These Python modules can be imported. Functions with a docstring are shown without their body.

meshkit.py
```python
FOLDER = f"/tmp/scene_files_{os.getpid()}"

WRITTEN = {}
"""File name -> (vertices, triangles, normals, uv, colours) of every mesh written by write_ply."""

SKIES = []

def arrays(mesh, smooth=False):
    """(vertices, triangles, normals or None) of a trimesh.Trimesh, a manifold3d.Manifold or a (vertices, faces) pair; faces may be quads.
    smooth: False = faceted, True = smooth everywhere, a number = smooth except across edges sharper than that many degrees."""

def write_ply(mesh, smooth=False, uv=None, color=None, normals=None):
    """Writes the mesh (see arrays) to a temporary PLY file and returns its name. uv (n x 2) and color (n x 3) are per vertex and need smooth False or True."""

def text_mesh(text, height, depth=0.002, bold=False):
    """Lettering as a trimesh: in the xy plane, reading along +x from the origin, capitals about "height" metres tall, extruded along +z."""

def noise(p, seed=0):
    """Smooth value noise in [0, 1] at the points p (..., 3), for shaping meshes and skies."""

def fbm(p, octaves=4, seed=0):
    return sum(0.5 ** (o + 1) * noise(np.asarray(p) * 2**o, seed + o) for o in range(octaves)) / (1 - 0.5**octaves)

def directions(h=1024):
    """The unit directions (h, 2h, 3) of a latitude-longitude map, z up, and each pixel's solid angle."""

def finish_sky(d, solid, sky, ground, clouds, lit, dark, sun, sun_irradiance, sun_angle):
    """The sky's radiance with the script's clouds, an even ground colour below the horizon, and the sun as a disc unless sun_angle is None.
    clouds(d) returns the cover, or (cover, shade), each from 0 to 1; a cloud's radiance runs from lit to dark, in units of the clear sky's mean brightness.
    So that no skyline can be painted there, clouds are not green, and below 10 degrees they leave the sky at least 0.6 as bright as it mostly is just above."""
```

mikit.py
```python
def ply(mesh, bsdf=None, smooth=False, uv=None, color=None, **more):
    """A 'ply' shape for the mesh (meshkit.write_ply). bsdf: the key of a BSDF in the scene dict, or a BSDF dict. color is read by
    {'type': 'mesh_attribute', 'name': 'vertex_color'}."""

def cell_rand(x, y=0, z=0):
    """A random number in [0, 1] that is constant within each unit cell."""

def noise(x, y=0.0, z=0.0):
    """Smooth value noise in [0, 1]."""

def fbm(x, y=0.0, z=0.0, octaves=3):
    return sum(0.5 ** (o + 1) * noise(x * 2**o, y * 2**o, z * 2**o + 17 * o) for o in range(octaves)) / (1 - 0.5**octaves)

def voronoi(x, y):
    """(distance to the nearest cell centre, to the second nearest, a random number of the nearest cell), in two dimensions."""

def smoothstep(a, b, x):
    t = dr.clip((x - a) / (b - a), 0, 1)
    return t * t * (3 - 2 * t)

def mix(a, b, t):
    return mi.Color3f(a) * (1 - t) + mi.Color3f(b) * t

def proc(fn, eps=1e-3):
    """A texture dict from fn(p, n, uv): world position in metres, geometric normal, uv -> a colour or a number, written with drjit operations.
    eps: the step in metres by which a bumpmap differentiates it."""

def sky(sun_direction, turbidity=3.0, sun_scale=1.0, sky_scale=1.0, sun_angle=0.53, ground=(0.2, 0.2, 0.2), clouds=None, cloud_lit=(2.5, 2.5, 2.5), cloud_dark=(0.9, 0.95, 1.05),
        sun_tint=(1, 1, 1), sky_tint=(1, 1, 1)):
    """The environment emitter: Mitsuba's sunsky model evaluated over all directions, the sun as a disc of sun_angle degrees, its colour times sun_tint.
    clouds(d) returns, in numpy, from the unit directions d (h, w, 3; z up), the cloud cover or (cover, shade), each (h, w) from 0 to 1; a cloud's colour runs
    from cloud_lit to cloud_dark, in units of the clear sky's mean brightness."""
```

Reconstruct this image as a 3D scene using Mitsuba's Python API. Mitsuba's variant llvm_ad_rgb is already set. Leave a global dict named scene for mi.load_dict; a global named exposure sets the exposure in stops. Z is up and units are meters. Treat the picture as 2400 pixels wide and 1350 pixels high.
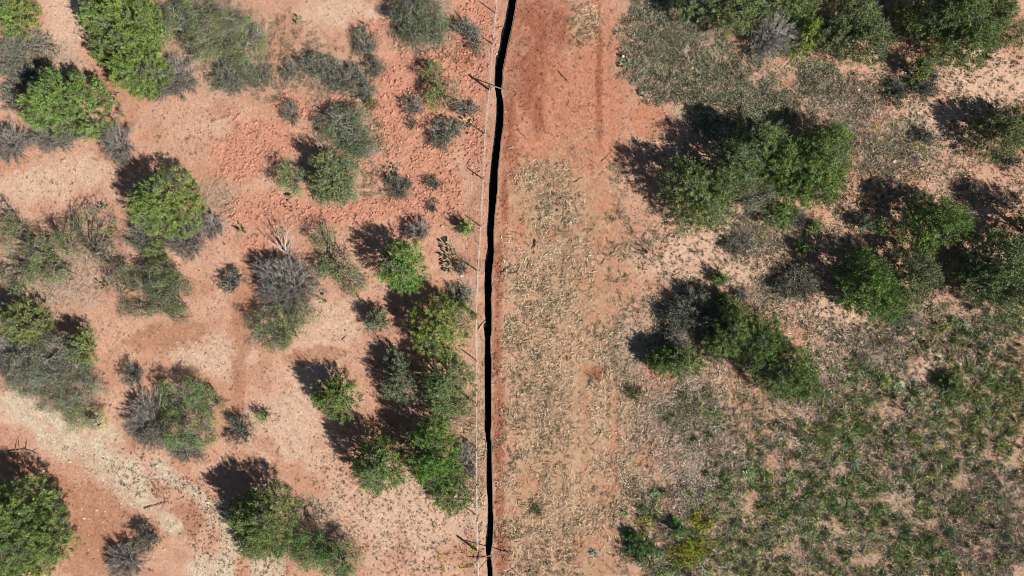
import math
import numpy as np
import drjit as dr
import mitsuba as mi
import mikit, meshkit
from mikit import proc, ply
from scipy.spatial import cKDTree

# ------------------------------------------------------------------ camera, sky, exposure
H = 58.0                       # drone height above the ground, metres
S = 28.7                       # photograph pixels per metre on the ground
T4 = mi.ScalarTransform4f
SUN_AZ = np.array([0.815, -0.58]); SUN_AZ /= np.linalg.norm(SUN_AZ)
SUN_EL = math.radians(41)
SUN = [SUN_AZ[0] * math.cos(SUN_EL), SUN_AZ[1] * math.cos(SUN_EL), math.sin(SUN_EL)]
exposure = 2.5
scene = {
    'camera': {'type': 'perspective', 'fov': 2 * math.degrees(math.atan(1200 / S / H)), 'fov_axis': 'x', 'near_clip': 0.5, 'far_clip': 3000.0,
               'to_world': T4().look_at(origin=[0, 0, H], target=[0, 0, 0], up=[0, 1, 0])},
    'sky': mikit.sky(SUN, turbidity=3.0, sky_scale=0.33, sun_tint=(0.89, 1.0, 1.21), sky_tint=(1.05, 1.0, 0.92), ground=(0.3, 0.2, 0.14)),
}
labels = {}
taken = {}


def numbered(name):
    n = taken.get(name, -1) + 1
    taken[name] = n
    return name if n == 0 else f'{name}_{n:03d}'


def add_label(key, label, cat=None, group=None, kind=None):
    d = {}
    if label: d['label'] = label
    if cat: d['category'] = cat
    if group: d['group'] = group
    if kind: d['kind'] = kind
    labels[key] = d


def W(px, py, z=0.0):
    """World point whose picture, at height z, is the photograph's pixel."""
    k = 1 - z / H
    return np.array([(px - 1200) / S * k, (675 - py) / S * k])


# ------------------------------------------------------------------ soil zones (metres on the ground, written as pixel ellipses: cx, cy, rx, ry, degrees)
RED = [(1030, 120, 120, 120, 0), (900, 300, 90, 80, 0), (1000, 390, 50, 90, 0), (1110, 250, 30, 120, 0), (590, 335, 100, 60, -10), (545, 395, 60, 38, -20), (620, 495, 85, 42, 0), (735, 505, 110, 26, 8), (890, 490, 130, 24, -5), (885, 290, 36, 85, 0), (1010, 140, 95, 60, 20),
       (1010, 380, 42, 80, 10), (875, 72, 55, 28, 0), (1115, 40, 50, 60, 0), (930, 190, 55, 50, 0), (690, 250, 45, 36, 0), (800, 235, 60, 18, 0), (1100, 180, 40, 70, 0), (990, 250, 70, 60, 0),
       (975, 520, 60, 30, 0), (615, 580, 50, 40, 0), (1050, 460, 30, 60, 0)]
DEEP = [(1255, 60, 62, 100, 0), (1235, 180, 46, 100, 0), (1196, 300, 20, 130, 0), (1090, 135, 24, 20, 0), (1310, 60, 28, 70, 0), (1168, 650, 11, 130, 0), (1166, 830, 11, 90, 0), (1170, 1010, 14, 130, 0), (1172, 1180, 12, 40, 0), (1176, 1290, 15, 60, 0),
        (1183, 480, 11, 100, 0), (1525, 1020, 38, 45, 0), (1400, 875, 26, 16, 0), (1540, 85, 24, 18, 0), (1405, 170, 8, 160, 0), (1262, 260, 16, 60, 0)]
ORANGE = [(1440, 900, 9, 300, 0), (1372, 900, 9, 260, 0), (1410, 740, 26, 50, 0), (1400, 190, 85, 190, 0), (1330, 340, 130, 90, 0), (1520, 275, 50, 45, 10), (1415, 530, 42, 85, 0), (1420, 670, 55, 60, 0), (1220, 520, 22, 70, 0), (1290, 550, 70, 22, 0), (1370, 660, 40, 30, 0),
          (1400, 1290, 60, 60, 0), (1235, 1145, 28, 50, 0), (1285, 1090, 18, 18, 0), (1545, 890, 40, 26, 0), (1570, 15, 20, 30, 0), (1620, 740, 14, 40, 0), (1300, 250, 70, 130, 0), (1510, 1075, 26, 20, 0)]
PALE = [(70, 440, 140, 46, 0), (200, 400, 90, 34, 0), (820, 30, 110, 36, 0), (500, 830, 110, 60, 0), (25, 960, 40, 50, 30), (2330, 180, 110, 90, 0), (1640, 590, 130, 62, -20), (2200, 880, 110, 50, 0),
        (1700, 640, 100, 30, 0), (760, 760, 80, 60, 0), (740, 900, 60, 60, 0), (980, 1190, 180, 110, 0), (2000, 760, 110, 50, 20), (2160, 280, 60, 60, 0), (150, 50, 50, 90, 20), (540, 300, 60, 30, 0), (690, 1000, 100, 80, 0)]
GRAVEL = [(60, 965, 55, 34, 38), (140, 1020, 75, 42, 38), (230, 1070, 80, 46, 38), (305, 1130, 70, 42, 42), (385, 1105, 40, 24, 35), (455, 1150, 45, 14, 35), (400, 1230, 30, 20, 40), (510, 1200, 60, 26, 40),
          (560, 1260, 70, 40, 38), (620, 1320, 60, 40, 38), (235, 1005, 60, 22, 38), (500, 1330, 60, 30, 0)]
BROWN = [(230, 1240, 90, 120, 0), (130, 1150, 90, 40, 35), (740, 832, 62, 18, -8), (440, 1215, 40, 40, 0), (400, 790, 100, 30, -10), (570, 740, 30, 120, 8), (250, 190, 50, 40, 0), (560, 900, 16, 130, 4), (20, 1080, 70, 30, 20),
         (900, 1000, 40, 60, 0)]
STRAW = [(1330, 760, 150, 380, 0), (1320, 1150, 150, 260, 0), (1290, 430, 110, 60, 0), (1390, 1000, 60, 260, 0), (1375, 60, 34, 40, 0), (1130, 1000, 16, 190, 0), (1100, 1060, 40, 110, 0), (1480, 1150, 60, 120, 0), (1250, 480, 70, 90, 0)]
LITTER = [(1600, 110, 150, 130, 0), (1720, 230, 160, 110, 0), (540, 170, 70, 60, 0), (770, 180, 90, 50, 10), (1960, 240, 120, 60, 20), (1620, 1000, 120, 130, 0), (1700, 1120, 160, 90, 0), (2100, 1120, 330, 230, 0),
          (90, 150, 90, 50, 0), (990, 60, 80, 60, 0), (2100, 330, 90, 60, 0), (480, 80, 130, 80, 0), (1560, 780, 90, 90, 0), (1800, 700, 60, 40, 0), (720, 1210, 60, 60, 20), (2050, 830, 120, 60, 20), (1780, 540, 70, 50, 0), (1470, 830, 50, 80, 0),
          (2260, 760, 120, 50, 0), (120, 640, 130, 110, 0), (1085, 710, 34, 50, 0), (1750, 1290, 260, 90, 0), (810, 310, 80, 60, 0), (2350, 1200, 80, 180, 0), (1900, 960, 70, 60, 0), (500, 470, 50, 60, 0)]


def ellipses(table):
    out = []
    for cx, cy, rx, ry, a in table:
        x, y = W(cx, cy)
        t = -math.radians(a)
        out.append((float(x), float(y), S / rx, S / ry, math.cos(t), math.sin(t)))
    return out


ZONES = {k: ellipses(v) for k, v in dict(red=RED, deep=DEEP, orange=ORANGE, pale=PALE, gravel=GRAVEL, brown=BROWN, straw=STRAW, litter=LITTER).items()}


def zone_distance(es, x, y, lo):
    """Distance (1 at the rim) to the nearest of the ellipses, in numpy or drjit: lo is the minimum function."""
    best = None
    for cx, cy, ix, iy, c, s in es:
        u, v = ((x - cx) * c + (y - cy) * s) * ix, ((y - cy) * c - (x - cx) * s) * iy
        d = u * u + v * v
        best = d if best is None else lo(best, d)
    return best


def np_fbm(x, y, f, octaves=3, seed=0):
    return meshkit.fbm(np.stack([x * f, y * f, np.zeros_like(x)], -1), octaves, seed)


def np_zone(name, x, y, ragged=0.5, es=None):
    d = np.sqrt(zone_distance(es or ZONES[name], x, y, np.minimum)) + ragged * (np_fbm(x, y, 0.7, 3, 5) - 0.5) * 2
    return np.clip((1.15 - d) / 0.4, 0, 1)


def dr_zone(name, x, y, rough, soft=0.35):
    d = dr.sqrt(zone_distance(ZONES[name], x, y, dr.minimum)) + rough
    return mikit.smoothstep(1.0 + soft, 1.0 - soft, d)


def ground_color(p, n, uv):
    x, y = p.x, p.y
    a = mikit.fbm(x * 0.55, y * 0.55, 3.0, 3) - 0.5
    b = mikit.fbm(x * 2.3, y * 2.3, 7.0, 3) - 0.5
    f = mikit.fbm(x * 7.0, y * 7.0, 1.0, 2) - 0.5
    g = mikit.noise(x * 15.0, y * 15.0, 2.0) - 0.5
    r = 1.1 * a + 0.8 * b
    c = mikit.mix((0.440, 0.270, 0.200), (0.385, 0.214, 0.152), mikit.smoothstep(-0.12, 0.22, a + 0.4 * b))
    c = mikit.mix(c, (0.475, 0.335, 0.255), dr_zone('pale', x, y, r) * 0.85)
    c = mikit.mix(c, (0.31, 0.155, 0.098), dr_zone('brown', x, y, r) * 0.75)
    c = mikit.mix(c, (0.425, 0.208, 0.150), dr_zone('red', x, y, r) * 0.9)
    c = mikit.mix(c, (0.395, 0.176, 0.115), dr_zone('orange', x, y, r) * 0.9)
    st = dr_zone('straw', x, y, r)
    c = mikit.mix(c, (0.335, 0.240, 0.155), st * dr.clip(0.62 + 1.2 * b, 0, 1))
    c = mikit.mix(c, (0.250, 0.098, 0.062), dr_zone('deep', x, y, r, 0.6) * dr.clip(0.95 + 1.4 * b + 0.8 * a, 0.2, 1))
    li = dr_zone('litter', x, y, r, 0.5)
    c = mikit.mix(c, (0.300, 0.232, 0.180), li * dr.clip(0.70 + 1.6 * b, 0, 0.95))
    gr = dr_zone('gravel', x, y, r)
    c = mikit.mix(c, (0.455, 0.390, 0.300), gr * dr.clip(0.8 + 1.5 * b, 0, 1))
    return c * dr.clip(1 + 0.34 * f + 0.36 * g + 0.22 * b, 0.3, 1.8)


def ground_bump(p, n, uv):
    return 0.016 * mikit.noise(p.x * 6.5, p.y * 6.5, 1.0) + 0.011 * mikit.noise(p.x * 13.0, p.y * 13.0, 5.0)


scene['soil'] = {'type': 'bumpmap', 'arbitrary': proc(ground_bump, eps=0.01), 'scale': 1.0,
                 'bsdf': {'type': 'diffuse', 'reflectance': proc(ground_color)}}
VC = {'type': 'mesh_attribute', 'name': 'vertex_color'}
scene['leaf'] = {'type': 'twosided', 'bsdf': {'type': 'diffuse', 'reflectance': VC}}
scene['dull'] = {'type': 'twosided', 'bsdf': {'type': 'diffuse', 'reflectance': VC}}
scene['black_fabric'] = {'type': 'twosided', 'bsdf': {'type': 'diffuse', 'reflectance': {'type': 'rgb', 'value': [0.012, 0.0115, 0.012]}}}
scene['steel'] = {'type': 'principled', 'base_color': {'type': 'rgb', 'value': [0.66, 0.65, 0.63]}, 'roughness': 0.5, 'metallic': 0.5}
scene['hem'] = {'type': 'twosided', 'bsdf': {'type': 'diffuse', 'reflectance': {'type': 'rgb', 'value': [0.2, 0.2, 0.205]}}}


# ------------------------------------------------------------------ the ground sheet
def axis(a, step):
    core = np.arange(-a, a + step / 2, step)
    out, d = [], step
    v = a
    while v < 900:
        d *= 1.35
        v += d
        out.append(v)
    return np.concatenate([-np.array(out)[::-1], core, out])


RUTS = [(1232, 0.012), (1268, 0.02), (1296, 0.022), (1312, 0.025), (1368, 0.018), (1424, 0.03), (1446, 0.015)]


def gz(x, y):
    x, y = np.asarray(x, float), np.asarray(y, float)
    near = np.exp(-np.maximum(np.hypot(x / 60, y / 45) - 0.7, 0) * 2)
    z = 0.35 * (np_fbm(x, y, 0.06, 2, 1) - 0.5) + near * 0.07 * (np_fbm(x, y, 0.7, 3, 2) - 0.5)
    m = (np.abs(x) < 48) & (np.abs(y) < 28)
    if m.any():
        xs, ys = x[m], y[m]
        add = 0.09 * np_zone('red', xs, ys) * (np_fbm(xs, ys, 2.6, 2, 3) - 0.45)
        add += 0.10 * np_zone('deep', xs, ys) * (np_fbm(xs, ys, 1.4, 3, 4) - 0.3)
        wob = 0.25 * np.sin(ys * 0.21) + 0.5 * (np_fbm(xs * 0, ys, 0.15, 2, 8) - 0.5)
        for px, dep in RUTS:
            cx = W(px, 0)[0]
            add -= dep * np.exp(-((xs - cx - wob) / 0.22) ** 2) * (0.4 + np_fbm(xs, ys, 0.3, 2, 9))
        z = z.copy()
        z[m] += add
    return z


def gz1(x, y):
    return float(gz(np.array([x]), np.array([y]))[0])


gx, gy = axis(44.5, 0.18), axis(25.5, 0.18)
GX, GY = np.meshgrid(gx, gy)
GZ = gz(GX.ravel(), GY.ravel())
gv = np.stack([GX.ravel(), GY.ravel(), GZ], 1)
ii, jj = np.meshgrid(np.arange(len(gy) - 1), np.arange(len(gx) - 1), indexing='ij')
q0 = (ii * len(gx) + jj).ravel()
gf = np.vstack([np.stack([q0, q0 + 1, q0 + 1 + len(gx)], 1), np.stack([q0, q0 + 1 + len(gx), q0 + len(gx)], 1)])
cen = gv[gf].mean(1)
strip_left = np.interp(-cen[:, 1], [-25, -10, 0, 25], [W(1214, 0)[0], W(1186, 0)[0], W(1166, 0)[0], W(1166, 0)[0]])
strip_right = W(1462, 0)[0] + 0.7 * (np_fbm(cen[:, 0] * 0, cen[:, 1], 0.3, 3, 21) - 0.5)
is_strip = (cen[:, 0] > strip_left) & (cen[:, 0] < strip_right) & (np.abs(cen[:, 1]) < 400)
core = (np.abs(cen[:, 0]) < 45) & (np.abs(cen[:, 1]) < 26)
is_gravel = np.zeros(len(cen), bool)
is_gravel[core] = np_zone('gravel', cen[core, 0], cen[core, 1]) > 0.5


def sub_mesh(mask):
    f = gf[mask]
    used, inv = np.unique(f, return_inverse=True)
    return gv[used], inv.reshape(-1, 3)


for name, mask, label in (('ground', ~is_strip & ~is_gravel, 'bare salmon red soil on both sides of the black silt fence'),
                          ('cleared_strip', is_strip, 'straight cleared strip of orange soil and straw right of the black silt fence'),
                          ('gravel_wash', is_gravel, 'pale stony gravel wash crossing the lower left corner')):
    v, f = sub_mesh(mask)
    scene[name] = ply((v, f), 'soil', smooth=True)
    add_label(name, label, kind='structure')


# ------------------------------------------------------------------ mesh helpers, all vectorised
def unit(v):
    return v / (np.linalg.norm(v, axis=-1, keepdims=True) + 1e-9)


def sticks(p0, p1, r0, r1, sides=3, rng=None):
    p0, p1 = np.atleast_2d(p0).astype(float), np.atleast_2d(p1).astype(float)
    n = len(p0)
    r0, r1 = np.broadcast_to(r0, n), np.broadcast_to(r1, n)
    d = unit(p1 - p0)
    a = unit(np.cross(d, np.where(np.abs(d[:, 2:]) < 0.9, [0, 0, 1.0], [1.0, 0, 0])))
    b = np.cross(d, a)
    ang = np.arange(sides) * 2 * np.pi / sides
    ring = np.cos(ang)[None, :, None] * a[:, None] + np.sin(ang)[None, :, None] * b[:, None]
    v = np.concatenate([p0[:, None] + ring * r0[:, None, None], p1[:, None] + ring * r1[:, None, None]], 1)
    i = np.arange(sides)
    j = (i + 1) % sides
    f = np.vstack([np.stack([i, j, j + sides], 1), np.stack([i, j + sides, i + sides], 1)])
    if sides > 3:
        cap = np.stack([i[1:-1] * 0, i[1:-1], i[2:]], 1)
        f = np.vstack([f, cap[:, ::-1], cap + sides])
    f = (f[None] + (np.arange(n) * 2 * sides)[:, None, None]).reshape(-1, 3)
    return v.reshape(-1, 3), f, 2 * sides


def limb(points, radii, sides=5):
    p, r = np.asarray(points, float), np.asarray(radii, float)
    t = unit(np.gradient(p, axis=0))
    a = unit(np.cross(t, np.where(np.abs(t[:, 2:]) < 0.9, [0, 0, 1.0], [1.0, 0, 0])))
    b = np.cross(t, a)
    ang = np.arange(sides) * 2 * np.pi / sides
    v = p[:, None] + r[:, None, None] * (np.cos(ang)[None, :, None] * a[:, None] + np.sin(ang)[None, :, None] * b[:, None])
    i, j = np.meshgrid(np.arange(len(p) - 1), np.arange(sides), indexing='ij')
    q = np.stack([i * sides + j, i * sides + (j + 1) % sides, (i + 1) * sides + (j + 1) % sides, (i + 1) * sides + j], -1).reshape(-1, 4)
    k = np.arange(1, sides - 1)
    cap = np.stack([k * 0, k, k + 1], 1)
    f = np.vstack([q[:, [0, 1, 2]], q[:, [0, 2, 3]], cap[:, ::-1], cap + (len(p) - 1) * sides])
    return v.reshape(-1, 3), f


def leaves(pos, d, L, Wd, rng, facing=None):
    """Leaf sprays: slim pointed blades, three vertices each."""
    n = len(pos)
    L, Wd = np.broadcast_to(L, n)[:, None], np.broadcast_to(Wd, n)[:, None]
    d = unit(d)
    side = unit(np.cross(d, rng.normal(size=(n, 3)) if facing is None else facing))
    up = np.cross(d, side)
    v = np.stack([pos + side * Wd / 2, pos + d * L + up * Wd * 0.2, pos - side * Wd / 2], 1)
    return v.reshape(-1, 3), np.arange(n * 3).reshape(-1, 3), 3


class Mesh:
    def __init__(self):
        self.v, self.f, self.c, self.n = [], [], [], 0

    def add(self, v, f, c, per=None):
        v = np.asarray(v, float)
        c = np.atleast_2d(c)
        c = np.repeat(c, per, 0) if per and len(c) > 1 else np.broadcast_to(c, (len(v), 3))
        self.v.append(v); self.f.append(np.asarray(f) + self.n); self.c.append(c)
        self.n += len(v)

    def put(self, key, bsdf):
        if self.n:
            scene[key] = ply((np.vstack(self.v), np.vstack(self.f)), bsdf, smooth=False, color=np.clip(np.vstack(self.c), 0.005, 0.9))


def vary(col, n, rng, amount=0.15, hue=0.08):
    c = np.asarray(col)[None] * (1 + amount * rng.normal(size=(n, 1)))
    return c * (1 + hue * rng.normal(size=(n, 3)) * [1.0, 0.4, 1.0])


# leaf and wood colours
BRIGHT, DARK, OLIVE, MESQ, GREYGREEN, BLUEGREY, YELLOW = (0.158, 0.228, 0.070), (0.158, 0.212, 0.076), (0.172, 0.208, 0.092), (0.172, 0.215, 0.098), (0.160, 0.185, 0.125), (0.150, 0.170, 0.138), (0.46, 0.52, 0.05)
GREYWOOD, DARKWOOD, BROWNWOOD, WHITEWOOD = (0.235, 0.222, 0.210), (0.085, 0.070, 0.060), (0.17, 0.115, 0.080), (0.42, 0.39, 0.35)


def lobes_world(lobes, h):
    """Each lobe (cx, cy, rx, ry[, share of the height]) of a crown as (x, y, rx, ry, height) on the ground."""
    out = []
    for lo in lobes:
        cx, cy, rx, ry = lo[:4]
        hh = h * (lo[4] if len(lo) > 4 else 1.0)
        x, y = W(cx, cy, 0.45 * hh)
        k = 1 - 0.45 * hh / H
        out.append((x, y, rx / S * k, ry / S * k, hh))
    return out


def dome(n, lo, rng, low=-0.25, cone=0.0):
    """n points (unit directions d, position p) on the dome of a lobe."""
    x, y, rx, ry, h = lo
    z = low + (1 - low) * rng.random(n)
    a = rng.random(n) * 2 * np.pi
    rr = np.sqrt(np.maximum(1 - z * z, 0))
    d = np.stack([rr * np.cos(a), rr * np.sin(a), z], 1)
    lump = 1 + 0.07 * np.sin(3 * a + x) * rr + 0.07 * np.sin(5 * a + 2 * y + 4 * z) * rr
    zc = 0.38 * h
    r = np.stack([np.full(n, rx), np.full(n, ry), np.full(n, 1.0) * (h - zc)], 1)
    r[:, 2] = np.where(z < 0, zc * 1.1, h - zc)
    r[:, :2] *= (1 + cone * (0.25 - np.maximum(z, 0)))[:, None]
    return d, lump, r, np.array([x, y, zc + gz1(x, y)])


def base_of(lobs):
    w = np.array([l[2] * l[3] for l in lobs])
    p = np.array([[l[0], l[1]] for l in lobs])
    b = (p * w[:, None]).sum(0) / w.sum()
    i = np.argmin(((p - b) ** 2).sum(1))
    b = 0.5 * b + 0.5 * p[i]
    return np.array([b[0], b[1], gz1(*b)])


SEED = [100]


def next_rng():
    SEED[0] += 1
    return np.random.default_rng(SEED[0])


def juniper(label, lobes, h, col=BRIGHT, name='juniper_tree', cat='tree', group='green juniper trees', dens=1.0, grey=0.12):
    rng = next_rng()
    key = numbered(name)
    add_label(key, label, cat, group)
    h = 1.06 * h
    col = np.array(col) * (1 + 0.05 * rng.normal(size=3) * [1.0, 0.6, 0.8])
    lobs = lobes_world([(l[0], l[1], l[2] * 0.99, l[3] * 0.99, *l[4:]) for l in lobes], h)
    b = base_of(lobs)
    crown = Mesh(); trunk = Mesh()
    for lo in lobs:
        x, y, rx, ry, hh = lo
        area = math.pi * rx * ry
        nc = int(max(24, 15.0 * dens * (area + 0.6 * math.sqrt(area) * hh)))
        d, lump, r, c = dome(nc, lo, rng, -0.35, 0.45)
        depth = 1.0 - np.where(rng.random(nc) < 0.3, 0.18 + 0.35 * rng.random(nc), 0.12 * rng.random(nc))
        q = c + d * r * (lump * depth)[:, None]
        q += rng.normal(size=q.shape) * 0.08
        q[:, 2] = np.maximum(q[:, 2], c[2] - 0.38 * hh + 0.12)
        ax = unit(d * [1, 1, 0.6] + [0, 0, 0.95] + 0.3 * rng.normal(size=d.shape))
        cc = vary(np.array(col) * 1.15, nc, rng, 0.20, 0.11)
        gm = rng.random(nc) < grey * 0.7
        for _ in range(2):
            u = unit(rng.normal(size=3) + [0, 0, 0.8])
            gm |= (d @ u > 0.90) & (rng.random(nc) < 0.55)
        cc[gm] = vary(GREYGREEN, gm.sum(), rng, 0.15, 0.05)
        size = 0.15 + 0.16 * rng.random(nc)
        nl = 52
        i = np.repeat(np.arange(nc), nl)
        t = rng.random(len(i))
        off = rng.normal(size=(len(i), 3))
        off *= (rng.random((len(i), 1)) ** 0.5) / (np.linalg.norm(off, axis=1, keepdims=True) + 1e-6)
        pos = q[i] + ax[i] * ((t - 0.35) * 2.3 * size[i])[:, None] + off * (size[i] * 0.80 * (1 - 0.6 * t))[:, None]
        dirs = ax[i] * 0.55 + off * 1.0 + 0.3 * rng.normal(size=off.shape)
        face = off + 0.55 * ax[i] * (t[:, None] - 0.1) + 0.4 * d[i] + 0.32 * rng.normal(size=off.shape)
        v, f, per = leaves(pos, dirs, 0.11 + 0.08 * rng.random(len(i)), 0.034 + 0.018 * rng.random(len(i)), rng, face)
        crown.add(v, f, cc[i] * (1 + 0.12 * rng.normal(size=(len(i), 1))), per)
        # spiky leader shoots that give the shadow its ragged tips
        ns = max(6, int(area * 1.6))
        d2, lu2, r2, c2 = dome(ns, lo, rng, 0.1, 0.45)
        tip0 = c2 + d2 * r2 * lu2[:, None] * 0.93
        ax2 = unit(d2 * [0.8, 0.8, 0.5] + [0, 0, 1.0] + 0.2 * rng.normal(size=d2.shape))
        i = np.repeat(np.arange(ns), 24)
        t = rng.random(len(i))
        pos = tip0[i] + ax2[i] * (t * 0.75)[:, None] + rng.normal(size=(len(i), 3)) * (0.09 * (1.1 - t))[:, None]
        v, f, per = leaves(pos, ax2[i] + 0.5 * rng.normal(size=(len(i), 3)), 0.15, 0.06, rng)
        crown.add(v, f, vary(col, len(i), rng, 0.15, 0.08), per)
        # older foliage deep inside the crown
        n_in = int(area * 24 + 40)
        d3, lu3, r3, c3 = dome(n_in, lo, rng, -0.3, 0.45)
        pos = c3 + d3 * r3 * (lu3 * (0.35 + 0.42 * rng.random(n_in)))[:, None]
        pos[:, 2] = np.maximum(pos[:, 2], c3[2] - 0.38 * hh + 0.1)
        v, f, per = leaves(pos, d3 + 0.7 * rng.normal(size=pos.shape), 0.34, 0.17, rng)
        crown.add(v, f, vary(np.array(col) * [0.95, 0.9, 0.95], n_in, rng, 0.15, 0.08), per)
        # boughs inside the crown
        for k in range(5):
            dk, lk, rk, ck = dome(1, lo, rng, 0.0)
            e = (ck + dk * rk * 0.8)[0]
            m = 0.5 * (b + e) + rng.normal(size=3) * 0.12
            v, f = limb([b + [0, 0, 0.25 * hh * 0.4], m, e], [0.07, 0.05, 0.02], 5)
            trunk.add(v, f, GREYWOOD)
    zt = 0.5 * lobs[0][4]
    v, f = limb([b - [0, 0, 0.1], b + [0.03, 0.02, zt * 0.5], b + [0.0, 0.06, zt]], [0.17, 0.13, 0.08], 7)
    trunk.add(v, f, BROWNWOOD)
    trunk.put(key + '__trunk', 'dull')
    crown.put(key + '__crown', 'leaf')
    return key


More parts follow.
